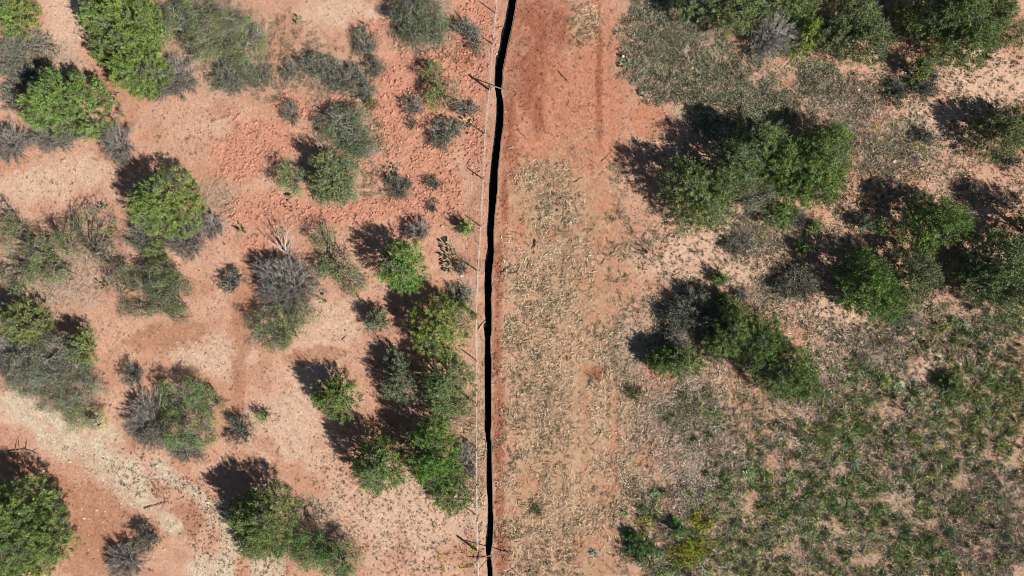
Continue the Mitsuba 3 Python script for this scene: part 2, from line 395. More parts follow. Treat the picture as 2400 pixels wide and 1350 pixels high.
def mesquite(label, lobes, h, col=MESQ, leafy=1.0, twig=GREYWOOD, twiggy=1.0, wood=DARKWOOD, name='mesquite_tree', cat='tree', group='open feathery mesquite trees', thick=1.0, base=None):
    rng = next_rng()
    key = numbered(name)
    add_label(key, label, cat, group)
    lobs = lobes_world(lobes, h)
    b = base_of(lobs)
    if base is not None:
        b = np.array([*W(*base), 0.0]); b[2] = gz1(b[0], b[1])
    trunk, tw, crown = Mesh(), Mesh(), Mesh()
    for lo in lobs:
        x, y, rx, ry, hh = lo
        area = math.pi * rx * ry
        nl = int(np.clip(area * 0.6, 3, 8))
        d, lu, r, c = dome(nl, lo, rng, 0.05)
        ends = c + d * r * (lu * (0.8 + 0.2 * rng.random(nl)))[:, None]
        hubs = []
        b0 = b.copy()
        if base is None:
            b0[:2] = 0.45 * b[:2] + 0.55 * np.array([x, y])
        for e in ends:
            s = b0 + np.array([*rng.normal(size=2) * 0.08, 0.0])
            m1 = s + (e - s) * 0.33 + np.array([*rng.normal(size=2) * 0.16, 0.14 * hh])
            m2 = s + (e - s) * 0.68 + np.array([*rng.normal(size=2) * 0.22, 0.12 * hh])
            pts = np.array([s, m1, m2, e])
            w = np.array(wood) * (0.9 + 0.3 * rng.random())
            bough = Mesh()
            v, f = limb(pts, np.array([0.085, 0.062, 0.040, 0.014]) * thick, 5)
            bough.add(v, f, w)
            u = np.linspace(0.25, 1, 9)
            main = np.stack([np.interp(u * 3, range(4), pts[:, k]) for k in range(3)], 1)
            hubs.append(main)
            for q in range(3):
                d1, l1, r1, c1 = dome(1, lo, rng, 0.0)
                e1 = (c1 + d1 * r1 * l1[:, None] * 0.92)[0]
                s1 = main[rng.integers(1, 7)]
                e1 = s1 + (e1 - s1) * min(1.0, 1.6 / (np.linalg.norm(e1 - s1) + 1e-6))
                mm = 0.5 * (s1 + e1) + rng.normal(size=3) * 0.10
                v, f = limb([s1, mm, e1], np.array([0.034, 0.024, 0.010]) * thick, 4)
                bough.add(v, f, w)
                hubs.append(np.array([mm, 0.5 * (mm + e1), e1]))
            bough.put(numbered(key + '__trunk__limb'), 'dull')
        hubs = np.vstack(hubs)
        tree = cKDTree(hubs)
        nt = int(area * 11 * twiggy) + 6
        d, lu, r, c = dome(nt, lo, rng, -0.05)
        end = c + d * r * (lu * (0.55 + 0.47 * rng.random(nt)))[:, None]
        dist, k = tree.query(end)
        p = hubs[k]
        mid = 0.5 * (p + end) + rng.normal(size=p.shape) * (0.10 * dist)[:, None]
        cc = vary(twig, nt, rng, 0.22, 0.03)
        for a0, a1, r0, r1 in ((p, mid, 0.017, 0.013), (mid, end, 0.013, 0.007)):
            v, f, per = sticks(a0, a1, r0, r1)
            tw.add(v, f, cc, per)
        nn = int(area * 42 * twiggy)
        k = rng.integers(0, nt, nn)
        u = rng.random(nn)[:, None]
        p = mid[k] * (1 - u) + end[k] * u
        dd = unit(unit(end[k] - mid[k]) + 0.8 * rng.normal(size=p.shape) + [0, 0, 0.15])
        e = p + dd * (0.2 + 0.3 * rng.random((nn, 1)))
        v, f, per = sticks(p, e, 0.010, 0.006)
        tw.add(v, f, vary(twig, nn, rng, 0.25, 0.03), per)
        if leafy > 0:
            npatch = max(3, int(area * 4.2 * leafy))
            k = rng.integers(0, nt, npatch)
            pc = end[k]
            cc = vary(col, npatch, rng, 0.17, 0.10)
            n1 = 64
            i = np.repeat(np.arange(npatch), n1)
            off = rng.normal(size=(len(i), 3)) * [0.20, 0.20, 0.12]
            face = off * 2.5 + [0, 0, 0.5] + 0.4 * rng.normal(size=off.shape)
            v, f, per = leaves(pc[i] + off, off + 0.2 * rng.normal(size=off.shape), 0.09 + 0.08 * rng.random(len(i)), 0.038 + 0.022 * rng.random(len(i)), rng, face)
            crown.add(v, f, cc[i] * (1 + 0.14 * rng.normal(size=(len(i), 1))), per)
    v, f = limb([b - [0, 0, 0.15], b + [0.02, 0, 0.15], b + [0.03, 0.02, 0.4]], np.array([0.16, 0.13, 0.10]) * thick, 7)
    trunk.add(v, f, wood)
    trunk.put(key + '__trunk', 'dull')
    tw.put(key + '__twigs', 'dull')
    add_label(key + '__twigs', None, kind='stuff')
    crown.put(key + '__crown', 'leaf')
    return key


def shrub(label, lobes, h, kind='grey', name='grey_shrub', group='grey leafless shrubs', cat='shrub', dens=1.0):
    """A low dense bush of stems and thin twigs, with a few or many small leaves."""
    rng = next_rng()
    key = numbered(name)
    add_label(key, label, cat, group)
    lobs = lobes_world(lobes, h)
    b = base_of(lobs)
    wood, leaf, leafn = {'grey': (GREYWOOD, GREYGREEN, 25), 'bare': (GREYWOOD, GREYGREEN, 0), 'greygreen': (GREYWOOD, GREYGREEN, 170), 'blue': ((0.11, 0.115, 0.105), BLUEGREY, 230), 'green': (BROWNWOOD, OLIVE, 220),
                         'dead': ((0.36, 0.345, 0.33), GREYGREEN, 12), 'lush': (BROWNWOOD, BRIGHT, 260), 'dark': (DARKWOOD, DARK, 260), 'yellow': (BROWNWOOD, YELLOW, 200), 'pale': (GREYWOOD, (0.2, 0.21, 0.16), 180)}[kind]
    st, fo = Mesh(), Mesh()
    for lo in lobs:
        rx, ry = lo[2] * 1.2, lo[3] * 1.2
        lo = (lo[0], lo[1], rx, ry, lo[4])
        x, y, hh = lo[0], lo[1], lo[4]
        area = math.pi * rx * ry
        b0 = np.array([0.75 * x + 0.25 * b[0], 0.75 * y + 0.25 * b[1], 0])
        b0[2] = gz1(b0[0], b0[1])
        ns = int(10 + area * 9 * dens)
        d, lu, r, c = dome(ns, lo, rng, -0.1)
        rag = 0.8 + 0.4 * np_fbm(d[:, 0] * 1.0 + x, d[:, 1] * 1.0 + y, 1.3, 2, 7)
        e = c + d * r * (lu * rag * (0.62 + 0.42 * rng.random(ns)))[:, None]
        s = b0 + np.stack([rng.normal(size=ns) * 0.16 * rx, rng.normal(size=ns) * 0.16 * ry, np.zeros(ns)], 1)
        m = s + (e - s) * 0.5 + rng.normal(size=e.shape) * 0.07 + [0, 0, 0.1 * hh]
        cc = vary(wood, ns, rng, 0.25, 0.04)
        for a0, a1, r0, r1 in ((s, m, 0.028, 0.019), (m, e, 0.019, 0.008)):
            v, f, per = sticks(a0, a1, r0, r1)
            st.add(v, f, cc, per)
        nt = int(area * 190 * dens * (0.6 if leafn > 50 else 1.0)) + 20
        k = rng.integers(0, ns, nt)
        u = (rng.random(nt) ** 0.7)[:, None]
        p = m[k] * (1 - u) + e[k] * u + rng.normal(size=(nt, 3)) * 0.04
        dd = unit(unit(e[k] - s[k]) * 0.9 + 0.7 * rng.normal(size=p.shape) + [0, 0, 0.2])
        q = p + dd * (0.14 + 0.26 * rng.random((nt, 1)))
        q[:, 2] = np.maximum(q[:, 2], b0[2] + 0.02)
        v, f, per = sticks(p, q, 0.0125, 0.007)
        st.add(v, f, vary(wood, nt, rng, 0.25, 0.04), per)
        nlv = int(area * leafn * dens)
        if nlv:
            k = rng.integers(0, nt, nlv)
            pos = q[k] + rng.normal(size=(nlv, 3)) * 0.06
            v, f, per = leaves(pos, dd[k] + 0.6 * rng.normal(size=pos.shape) + [0, 0, 0.3], 0.10 + 0.08 * rng.random(nlv), 0.045 + 0.02 * rng.random(nlv), rng)
            tone = 1 + 0.25 * (np_fbm(pos[:, 0], pos[:, 1], 2.0, 2, 3) - 0.5)[:, None]
            fo.add(v, f, vary(leaf, nlv, rng, 0.18, 0.08) * tone, per)
    st.put(key + '__stems', 'dull')
    add_label(key + '__stems', None, kind='stuff')
    fo.put(key + '__foliage', 'leaf')
    return key


ICO = None


def pad_mesh(c, up, side, w, l, t):
    global ICO
    if ICO is None:
        import trimesh
        m = trimesh.creation.icosphere(subdivisions=2)
        ICO = np.array(m.vertices), np.array(m.faces)
    up, side = unit(np.array(up, float)), np.array(side, float)
    side = unit(side - up * (side @ up))
    nrm = np.cross(up, side)
    v = ICO[0]
    egg = 0.8 + 0.2 * v[:, 2:3]
    return c + up * v[:, 2:3] * l / 2 + side * v[:, :1] * egg * w / 2 + nrm * v[:, 1:2] * t / 2, ICO[1]


def cactus(label, px, py, rx, ry, n, col=(0.17, 0.22, 0.11)):
    """Prickly pear: oval pads growing out of each other, each its own part."""
    rng = next_rng()
    key = numbered('prickly_pear')
    add_label(key, label, 'cactus', 'prickly pear cacti')
    x, y = W(px, py, 0.3)
    g = gz1(x, y)
    wx, wy = rx / S, ry / S
    for k in range(n):
        a, rr = rng.random() * 6.28, rng.random() ** 0.5
        tier = 0 if k < n * 0.45 else 1
        l = 0.25 + 0.09 * rng.random()
        c = np.array([x + wx * rr * math.cos(a), y + wy * rr * math.sin(a), g + 0.12 + tier * 0.26])
        up = np.array([0.7 * rr * math.cos(a), 0.7 * rr * math.sin(a), 0.55 + 0.4 * rng.random()]) + rng.normal(size=3) * 0.25
        m = Mesh()
        v, f = pad_mesh(c, up, rng.normal(size=3), l * 0.72, l, 0.055)
        v[:, 2] = np.maximum(v[:, 2], g - 0.05)
        m.add(v, f, vary(col, 1, rng, 0.15, 0.05))
        m.put(numbered(key + '__pad'), 'dull')


def fallen_branch(label, pts, r=0.035, col=BROWNWOOD, side=2, name='fallen_branch', group='fallen sticks and branches', z=0.03, cat='branch'):
    """A crooked stick through the pixels, lying on the soil, with short side sticks."""
    rng = next_rng()
    key = numbered(name)
    add_label(key, label, cat, group)
    p = np.array([[*W(*q), 0] for q in pts])
    t = np.linspace(0, 1, max(5, 2 * len(p)))
    src = np.linspace(0, 1, len(p))
    c = np.stack([np.interp(t, src, p[:, k]) for k in range(3)], 1)
    c[1:-1, :2] += rng.normal(size=(len(c) - 2, 2)) * 0.04
    c[:, 2] = gz(c[:, 0], c[:, 1]) + z + r + 0.05 * rng.random(len(c))
    m = Mesh()
    v, f = limb(c, np.linspace(r, r * 0.45, len(c)), 6)
    m.add(v, f, vary(col, 1, rng, 0.1, 0.03))
    L = np.linalg.norm(c[-1] - c[0])
    for k in range(side):
        i = rng.integers(1, len(c) - 1)
        d = unit(np.array([*rng.normal(size=2), 0.3]))
        e = c[i] + d * L * (0.15 + 0.25 * rng.random())
        v, f = limb([c[i], 0.5 * (c[i] + e) + [0, 0, 0.03], e], [r * 0.6, r * 0.5, r * 0.25], 5)
        m.add(v, f, vary(col, 1, rng, 0.1, 0.03))
    m.put(key, 'dull')


# ------------------------------------------------------------------ the black silt fence: fabric on stakes, its shadow falls to its left
SILT = [(-40, 1206, 1223), (0, 1194.7, 1211.6), (30, 1190.7, 1207.5), (60, 1185.3, 1201.8), (90, 1177.3, 1195.5), (118, 1173, 1189), (145, 1164.5, 1184), (170, 1161.7, 1179), (187, 1161.7, 1179.5), (200, 1160.5, 1178),
        (217, 1161.7, 1175), (233, 1165, 1179), (255, 1166, 1181.7), (270, 1166, 1181.7), (300, 1163, 1180), (333, 1160, 1175), (367, 1155, 1171.7), (400, 1151.7, 1168), (433, 1149, 1167.7), (450, 1147.5, 1166.7),
        (483, 1146.7, 1163), (517, 1145, 1159.5), (550, 1142.7, 1158), (580, 1143.5, 1158.7), (593, 1144.4, 1159), (608, 1141.3, 1158), (627, 1137.8, 1155.5), (640, 1136.4, 1154), (655, 1138.2, 1153), (680, 1136, 1154.7),
        (700, 1137.3, 1151.5), (720, 1138, 1153), (740, 1137, 1154), (760, 1139, 1153.3), (775, 1134, 1154), (790, 1137, 1151), (800, 1138, 1150), (850, 1136.7, 1153), (900, 1137, 1152), (960, 1137.8, 1152.4),
        (990, 1137.8, 1152.4), (1007, 1136.4, 1151.5), (1023, 1138.7, 1151), (1035, 1140.4, 1152.9), (1060, 1141.3, 1153.8), (1080, 1142, 1153.8), (1150, 1141.7, 1155), (1180, 1145, 1156), (1220, 1144.3, 1157.3),
        (1240, 1144.3, 1156.8), (1255, 1142.4, 1156.3), (1270, 1140.4, 1154.9), (1285, 1138.5, 1152), (1300, 1141, 1151), (1320, 1142, 1154), (1350, 1144, 1156), (1400, 1146, 1160)]


def silt_fence():
    rng = next_rng()
    key = numbered('silt_fence')
    add_label(key, 'long wavy black silt fence running from the top edge to the bottom edge', 'fence')
    sy = np.arange(-30, 1390, 4.0)
    left, right = (np.interp(sy, [a[0] for a in SILT], [a[k] for a in SILT]) for k in (1, 2))
    gap = (right - left) / S
    hgt = np.clip(gap * math.tan(SUN_EL) / SUN_AZ[0], 0.42, 0.9)
    n = len(sy)
    foot = np.array([W(a, b) for a, b in zip(right, sy)])
    gnd = gz(foot[:, 0], foot[:, 1])
    rows = []
    for t in (-0.1, 0.0, 0.3, 0.65, 1.0):
        bulge = 0.035 * np.sin(t * 3.1) * np.sin(sy * 0.11)
        rows.append(np.stack([foot[:, 0] + bulge - 0.02 * t, foot[:, 1], gnd + hgt * t], 1))
    front = np.array(rows)
    back = front - [0.012, 0, 0]
    v = np.concatenate([front.reshape(-1, 3), back.reshape(-1, 3)])
    m = len(rows)
    i, j = np.meshgrid(np.arange(m - 1), np.arange(n - 1), indexing='ij')
    q = np.stack([i * n + j, i * n + j + 1, (i + 1) * n + j + 1, (i + 1) * n + j], -1).reshape(-1, 4)
    qb = q[:, ::-1] + m * n
    top = (m - 1) * n + np.arange(n - 1)
    qt = np.stack([top, top + 1, top + 1 + m * n, top + m * n], 1)
    scene[key + '__fabric'] = ply((v, np.vstack([q, qb, qt])), 'black_fabric', smooth=False)
    # added black sheet on the soil, blackening the shadow band left of the fence
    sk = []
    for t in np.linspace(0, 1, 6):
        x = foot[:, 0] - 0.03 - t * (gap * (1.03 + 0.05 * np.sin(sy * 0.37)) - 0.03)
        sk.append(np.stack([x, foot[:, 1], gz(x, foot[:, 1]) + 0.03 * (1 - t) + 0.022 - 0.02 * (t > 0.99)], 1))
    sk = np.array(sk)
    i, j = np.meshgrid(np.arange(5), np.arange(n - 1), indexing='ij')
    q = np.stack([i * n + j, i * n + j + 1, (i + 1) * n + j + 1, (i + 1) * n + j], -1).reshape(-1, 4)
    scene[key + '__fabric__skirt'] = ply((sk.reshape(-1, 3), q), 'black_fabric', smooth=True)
    add_label(key + '__fabric__skirt', 'added black sheet darkening the fence shadow on the soil left of the upright fabric')
    # folded hem with the top wire
    hem = front[-1] + [0.0, 0, 0.012]
    v, f = limb(hem, np.full(n, 0.019) * (0.75 + 0.5 * np_fbm(foot[:, 0], foot[:, 1], 1.2, 2, 4)), 6)
    scene[key + '__fabric__hem'] = ply((v, f), 'hem', smooth=True)
    for k in range(4, n, 25):
        p = front[:, k]
        m = Mesh()
        v, f = limb([[p[0, 0] + 0.035, p[0, 1], gnd[k] - 0.15], [p[-1, 0] + 0.035, p[-1, 1], gnd[k] + hgt[k] + 0.05]], [0.02, 0.02], 4)
        m.add(v, f, vary((0.16, 0.13, 0.11), 1, rng, 0.2, 0.03))
        m.put(numbered(key + '__stake'), 'dull')


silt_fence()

# ------------------------------------------------------------------ the wire fence left of it
POSTS = [(1166, -75), (1163, 31), (1156, 104), (1148, 211), (1138, 314), (1133, 420), (1128, 531), (1121, 636), (1117.5, 739), (1118, 846), (1118, 946), (1118, 1048), (1118, 1125), (1119, 1208), (1121, 1291), (1124, 1400)]
CORNER = {3: 1.9, 8: 1.62, 14: 1.9}


def tint_sticks(key, p0, p1, r0, r1, sides, col, rng):
    m = Mesh()
    v, f, per = sticks(p0, p1, r0, r1, sides)
    m.add(v, f, vary(col, len(np.atleast_2d(p0)), rng, 0.12, 0.03), per)
    m.put(key, 'dull')


def wire_fence():
    rng = next_rng()
    key = numbered('wire_fence')
    add_label(key, 'old grey wire fence on thin steel posts left of the black silt fence', 'fence')
    tops = []
    for k, (px, py) in enumerate(POSTS):
        x, y = W(px, py)
        g = gz1(x, y)
        h = CORNER.get(k, 1.42 + 0.08 * rng.random())
        tops.append((x, y, g))
        if k in CORNER:
            tint_sticks(numbered(key + '__corner_post'), [[x, y, g - 0.2]], [[x + 0.02, y, g + h]], 0.09, 0.085, 8, (0.13, 0.10, 0.085), rng)
        else:
            lean = rng.normal(size=2) * 0.03
            tint_sticks(numbered(key + '__post'), [[x, y, g - 0.2]], [[x + lean[0], y + lean[1], g + h]], 0.05, 0.045, 5, (0.14, 0.12, 0.11), rng)
    # second posts and slanting braces at the corners
    x, y = W(1117, 744); g = gz1(x, y)
    tint_sticks(numbered(key + '__corner_post'), [[x + 0.02, y, g - 0.2]], [[x + 0.0, y, g + 1.5]], 0.06, 0.055, 8, (0.15, 0.115, 0.10), rng)
    for top, foot, hz in (((1150, 211), (1208, 218), 1.5), ((1123, 1292), (1186, 1292), 1.5)):
        a, b = W(*top), W(*foot)
        bk = numbered(key + '__brace')
        tint_sticks(bk, [[*b, gz1(*b) + 0.03]], [[*a, gz1(*a) + hz]], 0.045, 0.045, 7, (0.20, 0.165, 0.145), rng)
        tint_sticks(bk + '__peg', [[b[0] + 0.03, b[1], gz1(*b) - 0.1]], [[b[0] + 0.06, b[1], gz1(*b) + 0.22]], 0.06, 0.05, 7, (0.13, 0.10, 0.085), rng)
    p, q = W(1124, 1322), W(1146, 1305)
    tint_sticks(numbered(key + '__brace'), [[*q, 0.12]], [[*p, 1.0]], 0.035, 0.03, 6, (0.12, 0.095, 0.08), rng)
    # woven wire: level strands and upright stays
    P = np.array(tops)
    m = 8
    for z, r in ((0.12, 0.0055), (0.27, 0.005), (0.42, 0.005), (0.57, 0.005), (0.73, 0.005), (0.90, 0.0055), (1.08, 0.006), (1.25, 0.006)):
        line = []
        for a, b in zip(P[:-1], P[1:]):
            t = np.arange(m)[:, None] / m
            s = a + (b - a) * t
            s[:, 2] += z - 0.05 * np.sin(np.pi * t[:, 0])
            s[:, 0] += 0.03 * np.sin(t[:, 0] * 9 + z * 20) + rng.normal(size=m) * 0.012
            line.append(s)
        v, f = limb(np.vstack(line), np.full(m * (len(P) - 1), r * 1.35), 4)
        scene[numbered(key + '__wire')] = ply((v, f), 'steel', smooth=False)
    a0, a1 = [], []
    for a, b in zip(P[:-1], P[1:]):
        L = np.linalg.norm(b - a)
        for t in np.arange(0.3, L, 0.3) / L:
            s = a + (b - a) * t + [rng.normal() * 0.02, 0, 0]
            a0.append(s + [0, 0, 0.1]); a1.append(s + [rng.normal() * 0.02, 0, 0.9])
    v, f, _ = sticks(np.array(a0), np.array(a1), 0.006, 0.006)
    scene[key + '__wire_stay'] = ply((v, f), 'steel', smooth=False)
    add_label(key + '__wire_stay', None, kind='stuff')


wire_fence()

# ------------------------------------------------------------------ dense green junipers
J = juniper
J('bright green juniper cut off by the top left corner of the photo', [(40, 42, 48, 40), (10, 25, 40, 30)], 3.2)
J('big lumpy bright green juniper near the top left with several crowns', [(238, 40, 42, 44, .8), (298, 45, 60, 56), (355, 70, 44, 48, .85), (252, 118, 34, 28, .65), (310, 110, 50, 40, .8), (322, 165, 62, 48, .9), (343, 207, 32, 22, .6)], 3.8)
J('round bright green juniper with grey shrubs along its lower side, upper left', [(155, 243, 100, 70), (208, 308, 42, 16, .5)], 4.0)
J('bright green juniper between grey shrubs, left of the red clods', [(392, 478, 78, 74)], 4.0)
J('tiny bright green juniper tip between grey shrubs, upper left', [(367, 590, 22, 22)], 1.2, dens=1.3)
J('dark olive juniper at the left edge of the photo, above the grey mesquite', [(50, 752, 52, 46), (85, 775, 34, 34, .8)], 3.2, col=DARK, grey=.1)
J('narrow green juniper wedged against the grey mesquite on the left', [(200, 815, 24, 40)], 2.6, col=DARK)
J('huge bright green juniper in the lower left corner', [(45, 1190, 75, 60), (50, 1260, 95, 75, 1.0), (35, 1320, 80, 50, .9), (130, 1270, 34, 45, .7)], 5.0, grey=.15)
J('dark green juniper right of the pale gravel, low in the photo, with a long shadow', [(633, 1215, 55, 75), (580, 1205, 40, 45, .85), (600, 1265, 45, 40, .7)], 4.4, col=DARK, grey=.1)
J('compact round green juniper left of the prickly pear, by a long shadow', [(945, 627, 50, 54)], 4.0, col=(0.154, 0.249, 0.065))
J('yellowish green round juniper beside the double fence post', [(1030, 768, 68, 70)], 3.7, col=(0.185, 0.257, 0.070), grey=.2)
J('very small green juniper alone on bare soil left of the yellowish juniper', [(884, 752, 25, 24)], 1.9, col=GREYGREEN)
J('compact dark green juniper alone on bare soil in the lower left middle', [(790, 932, 50, 45)], 3.3, col=(0.130, 0.222, 0.061))
J('soft green juniper against the wire fence, below the yellowish juniper', [(1048, 900, 56, 66), (1050, 950, 48, 30, .7)], 3.7, col=(0.167, 0.222, 0.091), grey=.2, dens=.85)
J('grey green juniper half in the shade of two bigger junipers by the fence', [(940, 900, 36, 46), (930, 850, 22, 26, .7)], 2.7, col=GREYGREEN)
J('dark green juniper with a long feathery shadow, middle of the bottom left quarter', [(892, 1088, 60, 58)], 4.3, col=(0.130, 0.204, 0.064), grey=.2)
J('tall dark green juniper beside bare branches at the wire fence', [(1010, 1020, 48, 38), (1018, 1080, 58, 55), ], 4.3, col=(0.123, 0.201, 0.057))
J('smaller dark green juniper nearest the fence, lowest of the group', [(1060, 1155, 40, 46)], 2.8, col=DARK)
J('green juniper with a dark top, left of the wire fence in the upper half', [(767, 385, 30, 28, 1.0), (775, 425, 42, 40, .8)], 3.0, col=OLIVE, grey=.25, dens=.8)
# right half
J('yellowish green juniper at the top edge right of the cleared strip', [(1650, 8, 60, 34), (1720, 20, 50, 50, 1.1)], 4.0, col=OLIVE, grey=.2)
J('dark green juniper above the dead grey shrub at the top', [(1760, 5, 50, 40), (1850, 5, 60, 40)], 4.6, col=DARK)
J('yellow green juniper hugging the right side of the dead grey shrub', [(1893, 78, 20, 42), (1870, 118, 20, 18, .7)], 2.6, col=(0.211, 0.270, 0.070))
J('wide mid green juniper at the top, right of the dead grey shrub', [(1990, 40, 62, 50), (2030, 95, 58, 50, .85), (1950, 90, 40, 30, .7)], 4.2, col=OLIVE, dens=.95)
J('little yellow green juniper between two large ones at the top right', [(2120, 45, 26, 36)], 2.0, col=(0.226, 0.262, 0.096))
J('large dark green juniper at the top right', [(2230, 40, 85, 62), (2260, 100, 75, 50, .85), (2320, 40, 48, 45, .8)], 4.8, col=DARK, dens=1.1)
J('small bright juniper with a black shadow among blue grey yuccas', [(2153, 165, 24, 26)], 2.2)
J('dark green juniper on the right edge with its shadow to the upper left', [(2340, 315, 58, 50), (2385, 290, 30, 34, .8)], 3.6, col=OLIVE)
J('rounded green juniper in front of the wide shadow, right side', [(2193, 522, 74, 60)], 4.3, col=(0.145, 0.215, 0.068))
J('large grey green juniper at the right edge, middle height', [(2345, 615, 82, 72), (2380, 690, 66, 56, .8), (2295, 650, 46, 56, .75)], 5.0, col=(0.175, 0.230, 0.110), grey=.35)
J('juniper cut off by the right edge, casting the wide shadow above the grey green one', [(2452, 535, 60, 52)], 5.4, col=(0.130, 0.185, 0.075))
J('two toned green juniper with a big shadow, right of the small grey shrub', [(2028, 655, 60, 64), (2065, 705, 64, 44, .75)], 4.6, col=(0.145, 0.215, 0.068), grey=.1)
J('greyer soft juniper pressed against the two toned juniper', [(2128, 652, 68, 66)], 4.0, col=(0.150, 0.190, 0.092), grey=.3)
J('dark green juniper at the left of the long diagonal clump, right half', [(1715, 770, 48, 62), (1690, 800, 36, 36, .7)], 3.7, col=DARK)
J('dark green juniper in the middle of the long diagonal clump', [(1775, 800, 56, 62)], 3.8, col=(0.113, 0.189, 0.058))
J('dark green juniper at the lower end of the long diagonal clump', [(1845, 870, 66, 62), (1870, 905, 46, 34, .7)], 3.4, col=DARK)
J('low green juniper with a fan of spiky shadow, right of the straw strip', [(1592, 850, 64, 32), (1550, 840, 30, 24, .8)], 2.6, col=DARK)
J('small bright green juniper above the diagonal clump', [(1692, 708, 18, 18)], 1.6)
J('little dark green juniper seedling above the grey bush, on bare soil', [(1688, 652, 17, 14)], 0.9, col=DARK)
J('dark green juniper below the big central tree, beside grey twigs', [(1828, 502, 36, 32), (1905, 528, 16, 16, .6)], 2.0, col=DARK)
J('small grey green juniper left of the rounded one on the right', [(2022, 526, 18, 16)], 1.2, col=GREYGREEN)
J('small bright juniper touching the rounded one on the right', [(2060, 531, 13, 13)], 1.2)
J('tiny juniper seedling with a black shadow, left of the two toned juniper', [(1881, 581, 12, 12)], 1.0, col=DARK)
J('tiny bright green juniper seedling beside the wire fence', [(1093, 537, 11, 17)], 1.3, col=(0.238, 0.293, 0.121))
J('small dark round juniper in the weeds at the bottom, right of the strip', [(1500, 1285, 32, 32), (1480, 1262, 16, 16, .7)], 0.8, col=(0.098, 0.174, 0.070))
J('tiny round juniper on a bare patch near the bottom, right of the strip', [(1588, 1240, 18, 18)], 1.1, col=(0.113, 0.204, 0.062))
J('dark green juniper bush at the top of the weedy slope, right side', [(2230, 905, 22, 30, 1.0)], 1.0, col=DARK)

# ------------------------------------------------------------------ the big central tree of the right half and the open mesquites
J('big feathery green juniper left in the cluster, casting the widest shadow beside the strip', [(1610, 435, 64, 60), (1648, 497, 62, 44, .75), (1680, 440, 50, 50, .9)], 4.8, col=(0.150, 0.222, 0.082), dens=.75, grey=.35)
J('big olive juniper in the middle of the cluster right of the strip', [(1722, 385, 60, 64), (1775, 340, 62, 58, .95)], 4.9, col=(0.148, 0.210, 0.084), dens=.75, grey=.4)
J('big bright green juniper on the right of the cluster by the strip', [(1905, 390, 88, 74), (1945, 330, 48, 36, .8), (1830, 380, 60, 60, .9), (1900, 440, 60, 40, .75)], 4.8, col=(0.175, 0.238, 0.080), dens=.95)
mesquite('grey green leafy tree under the two big trees of the cluster', [(1760, 455, 60, 40)], 3.2, col=GREYGREEN, leafy=1.8, group='large leafy green trees')
M = mesquite
M('wide feathery mesquite with grey limbs at the top left', [(430, 50, 60, 50, .9), (500, 75, 80, 75), (580, 110, 55, 75, .8)], 3.0, leafy=1.35, twiggy=1.3, wood=GREYWOOD)
M('open mesquite with bare dark limbs at the left edge', [(40, 560, 46, 46), (110, 600, 50, 48), (165, 570, 40, 44), (60, 650, 56, 44, .8), (140, 650, 46, 36, .7), (20, 515, 36, 34, 1.1)], 3.0, leafy=.75, twiggy=.5, col=(0.150, 0.200, 0.085))
M('nearly leafless spreading mesquite on the left, right of the open green one', [(215, 545, 70, 70, .8), (270, 590, 50, 45, .6)], 2.4, leafy=.25, twiggy=.7, base=(225, 595))
M('olive mesquite with a dense dark middle, left of the blue grey bush', [(388, 660, 52, 50), (395, 690, 62, 44, .7), (345, 650, 40, 40, .7)], 2.6, col=(0.118, 0.155, 0.066), leafy=1.25, twiggy=1.0)
M('pale loose mesquite fringe left of the dense olive one', [(285, 655, 42, 50), (330, 725, 60, 28, .6), (420, 735, 40, 22, .5)], 1.5, leafy=.7, twiggy=.7, col=(0.17, 0.195, 0.11))
M('large grey green mesquite with pale limbs at the left edge', [(110, 845, 90, 70), (150, 905, 95, 65, .8), (60, 880, 60, 50, .8)], 3.0, col=GREYGREEN, leafy=1.5, twiggy=1.4, wood=GREYWOOD)
M('yellowish thin mesquite between the large grey one and the gravel', [(200, 975, 58, 36)], 1.4, col=(0.177, 0.234, 0.085), leafy=1.1, twiggy=.6)
M('mesquite half bare with upright dark twigs and a green lower side', [(440, 1010, 68, 62), (430, 925, 70, 45, .9)], 2.8, leafy=1.2, twiggy=1.2, base=(430, 965), col=(0.134, 0.221, 0.071))
M('light green wispy mesquite to the right of the half bare one', [(502, 948, 24, 36)], 1.3, leafy=1.2, twiggy=.5)
M('small wispy green mesquite seedling on bare soil, left of the compact juniper', [(620, 972, 20, 18)], 1.2, leafy=1.3, twiggy=.4, col=(0.177, 0.268, 0.098))
M('loose green mesquite with dark inner branches under the big grey bush', [(650, 760, 72, 55), (640, 800, 50, 28, .6), (710, 735, 40, 35, .7)], 2.0, leafy=1.15, twiggy=.9, base=(685, 765))
M('ragged thin mesquite right of the big grey bush', [(760, 555, 34, 36), (810, 625, 44, 34, .8), (820, 665, 44, 26, .6), (760, 630, 36, 36, .8)], 2.0, leafy=.95, twiggy=.5, base=(795, 635))
M('pale green mesquite with a scattered shadow beside the chain of cactus', [(685, 420, 36, 44)], 2.3, leafy=1.3, twiggy=.5, col=(0.177, 0.268, 0.104))
M('pale green mesquite skirt below the dark topped juniper', [(790, 455, 50, 36), (810, 410, 34, 36, 1.1)], 1.8, leafy=1.7, twiggy=1.0, col=(0.156, 0.234, 0.104))
M('yellowish open mesquite with dark red shade among the red clods', [(1040, 215, 46, 48), (1015, 170, 34, 26, .8)], 2.0, leafy=.8, twiggy=.8, col=(0.177, 0.242, 0.067))
M('leafy green mesquite at the bottom, left of the trampled soil', [(800, 1310, 58, 50), (730, 1290, 55, 45, .8)], 2.5, leafy=2.0, twiggy=1.2, col=(0.123, 0.215, 0.071))
M('pale green low mesquite at the foot of the dark juniper by the gravel', [(660, 1290, 30, 24)], 1.3, leafy=1.6, twiggy=.6, col=(0.172, 0.268, 0.122))
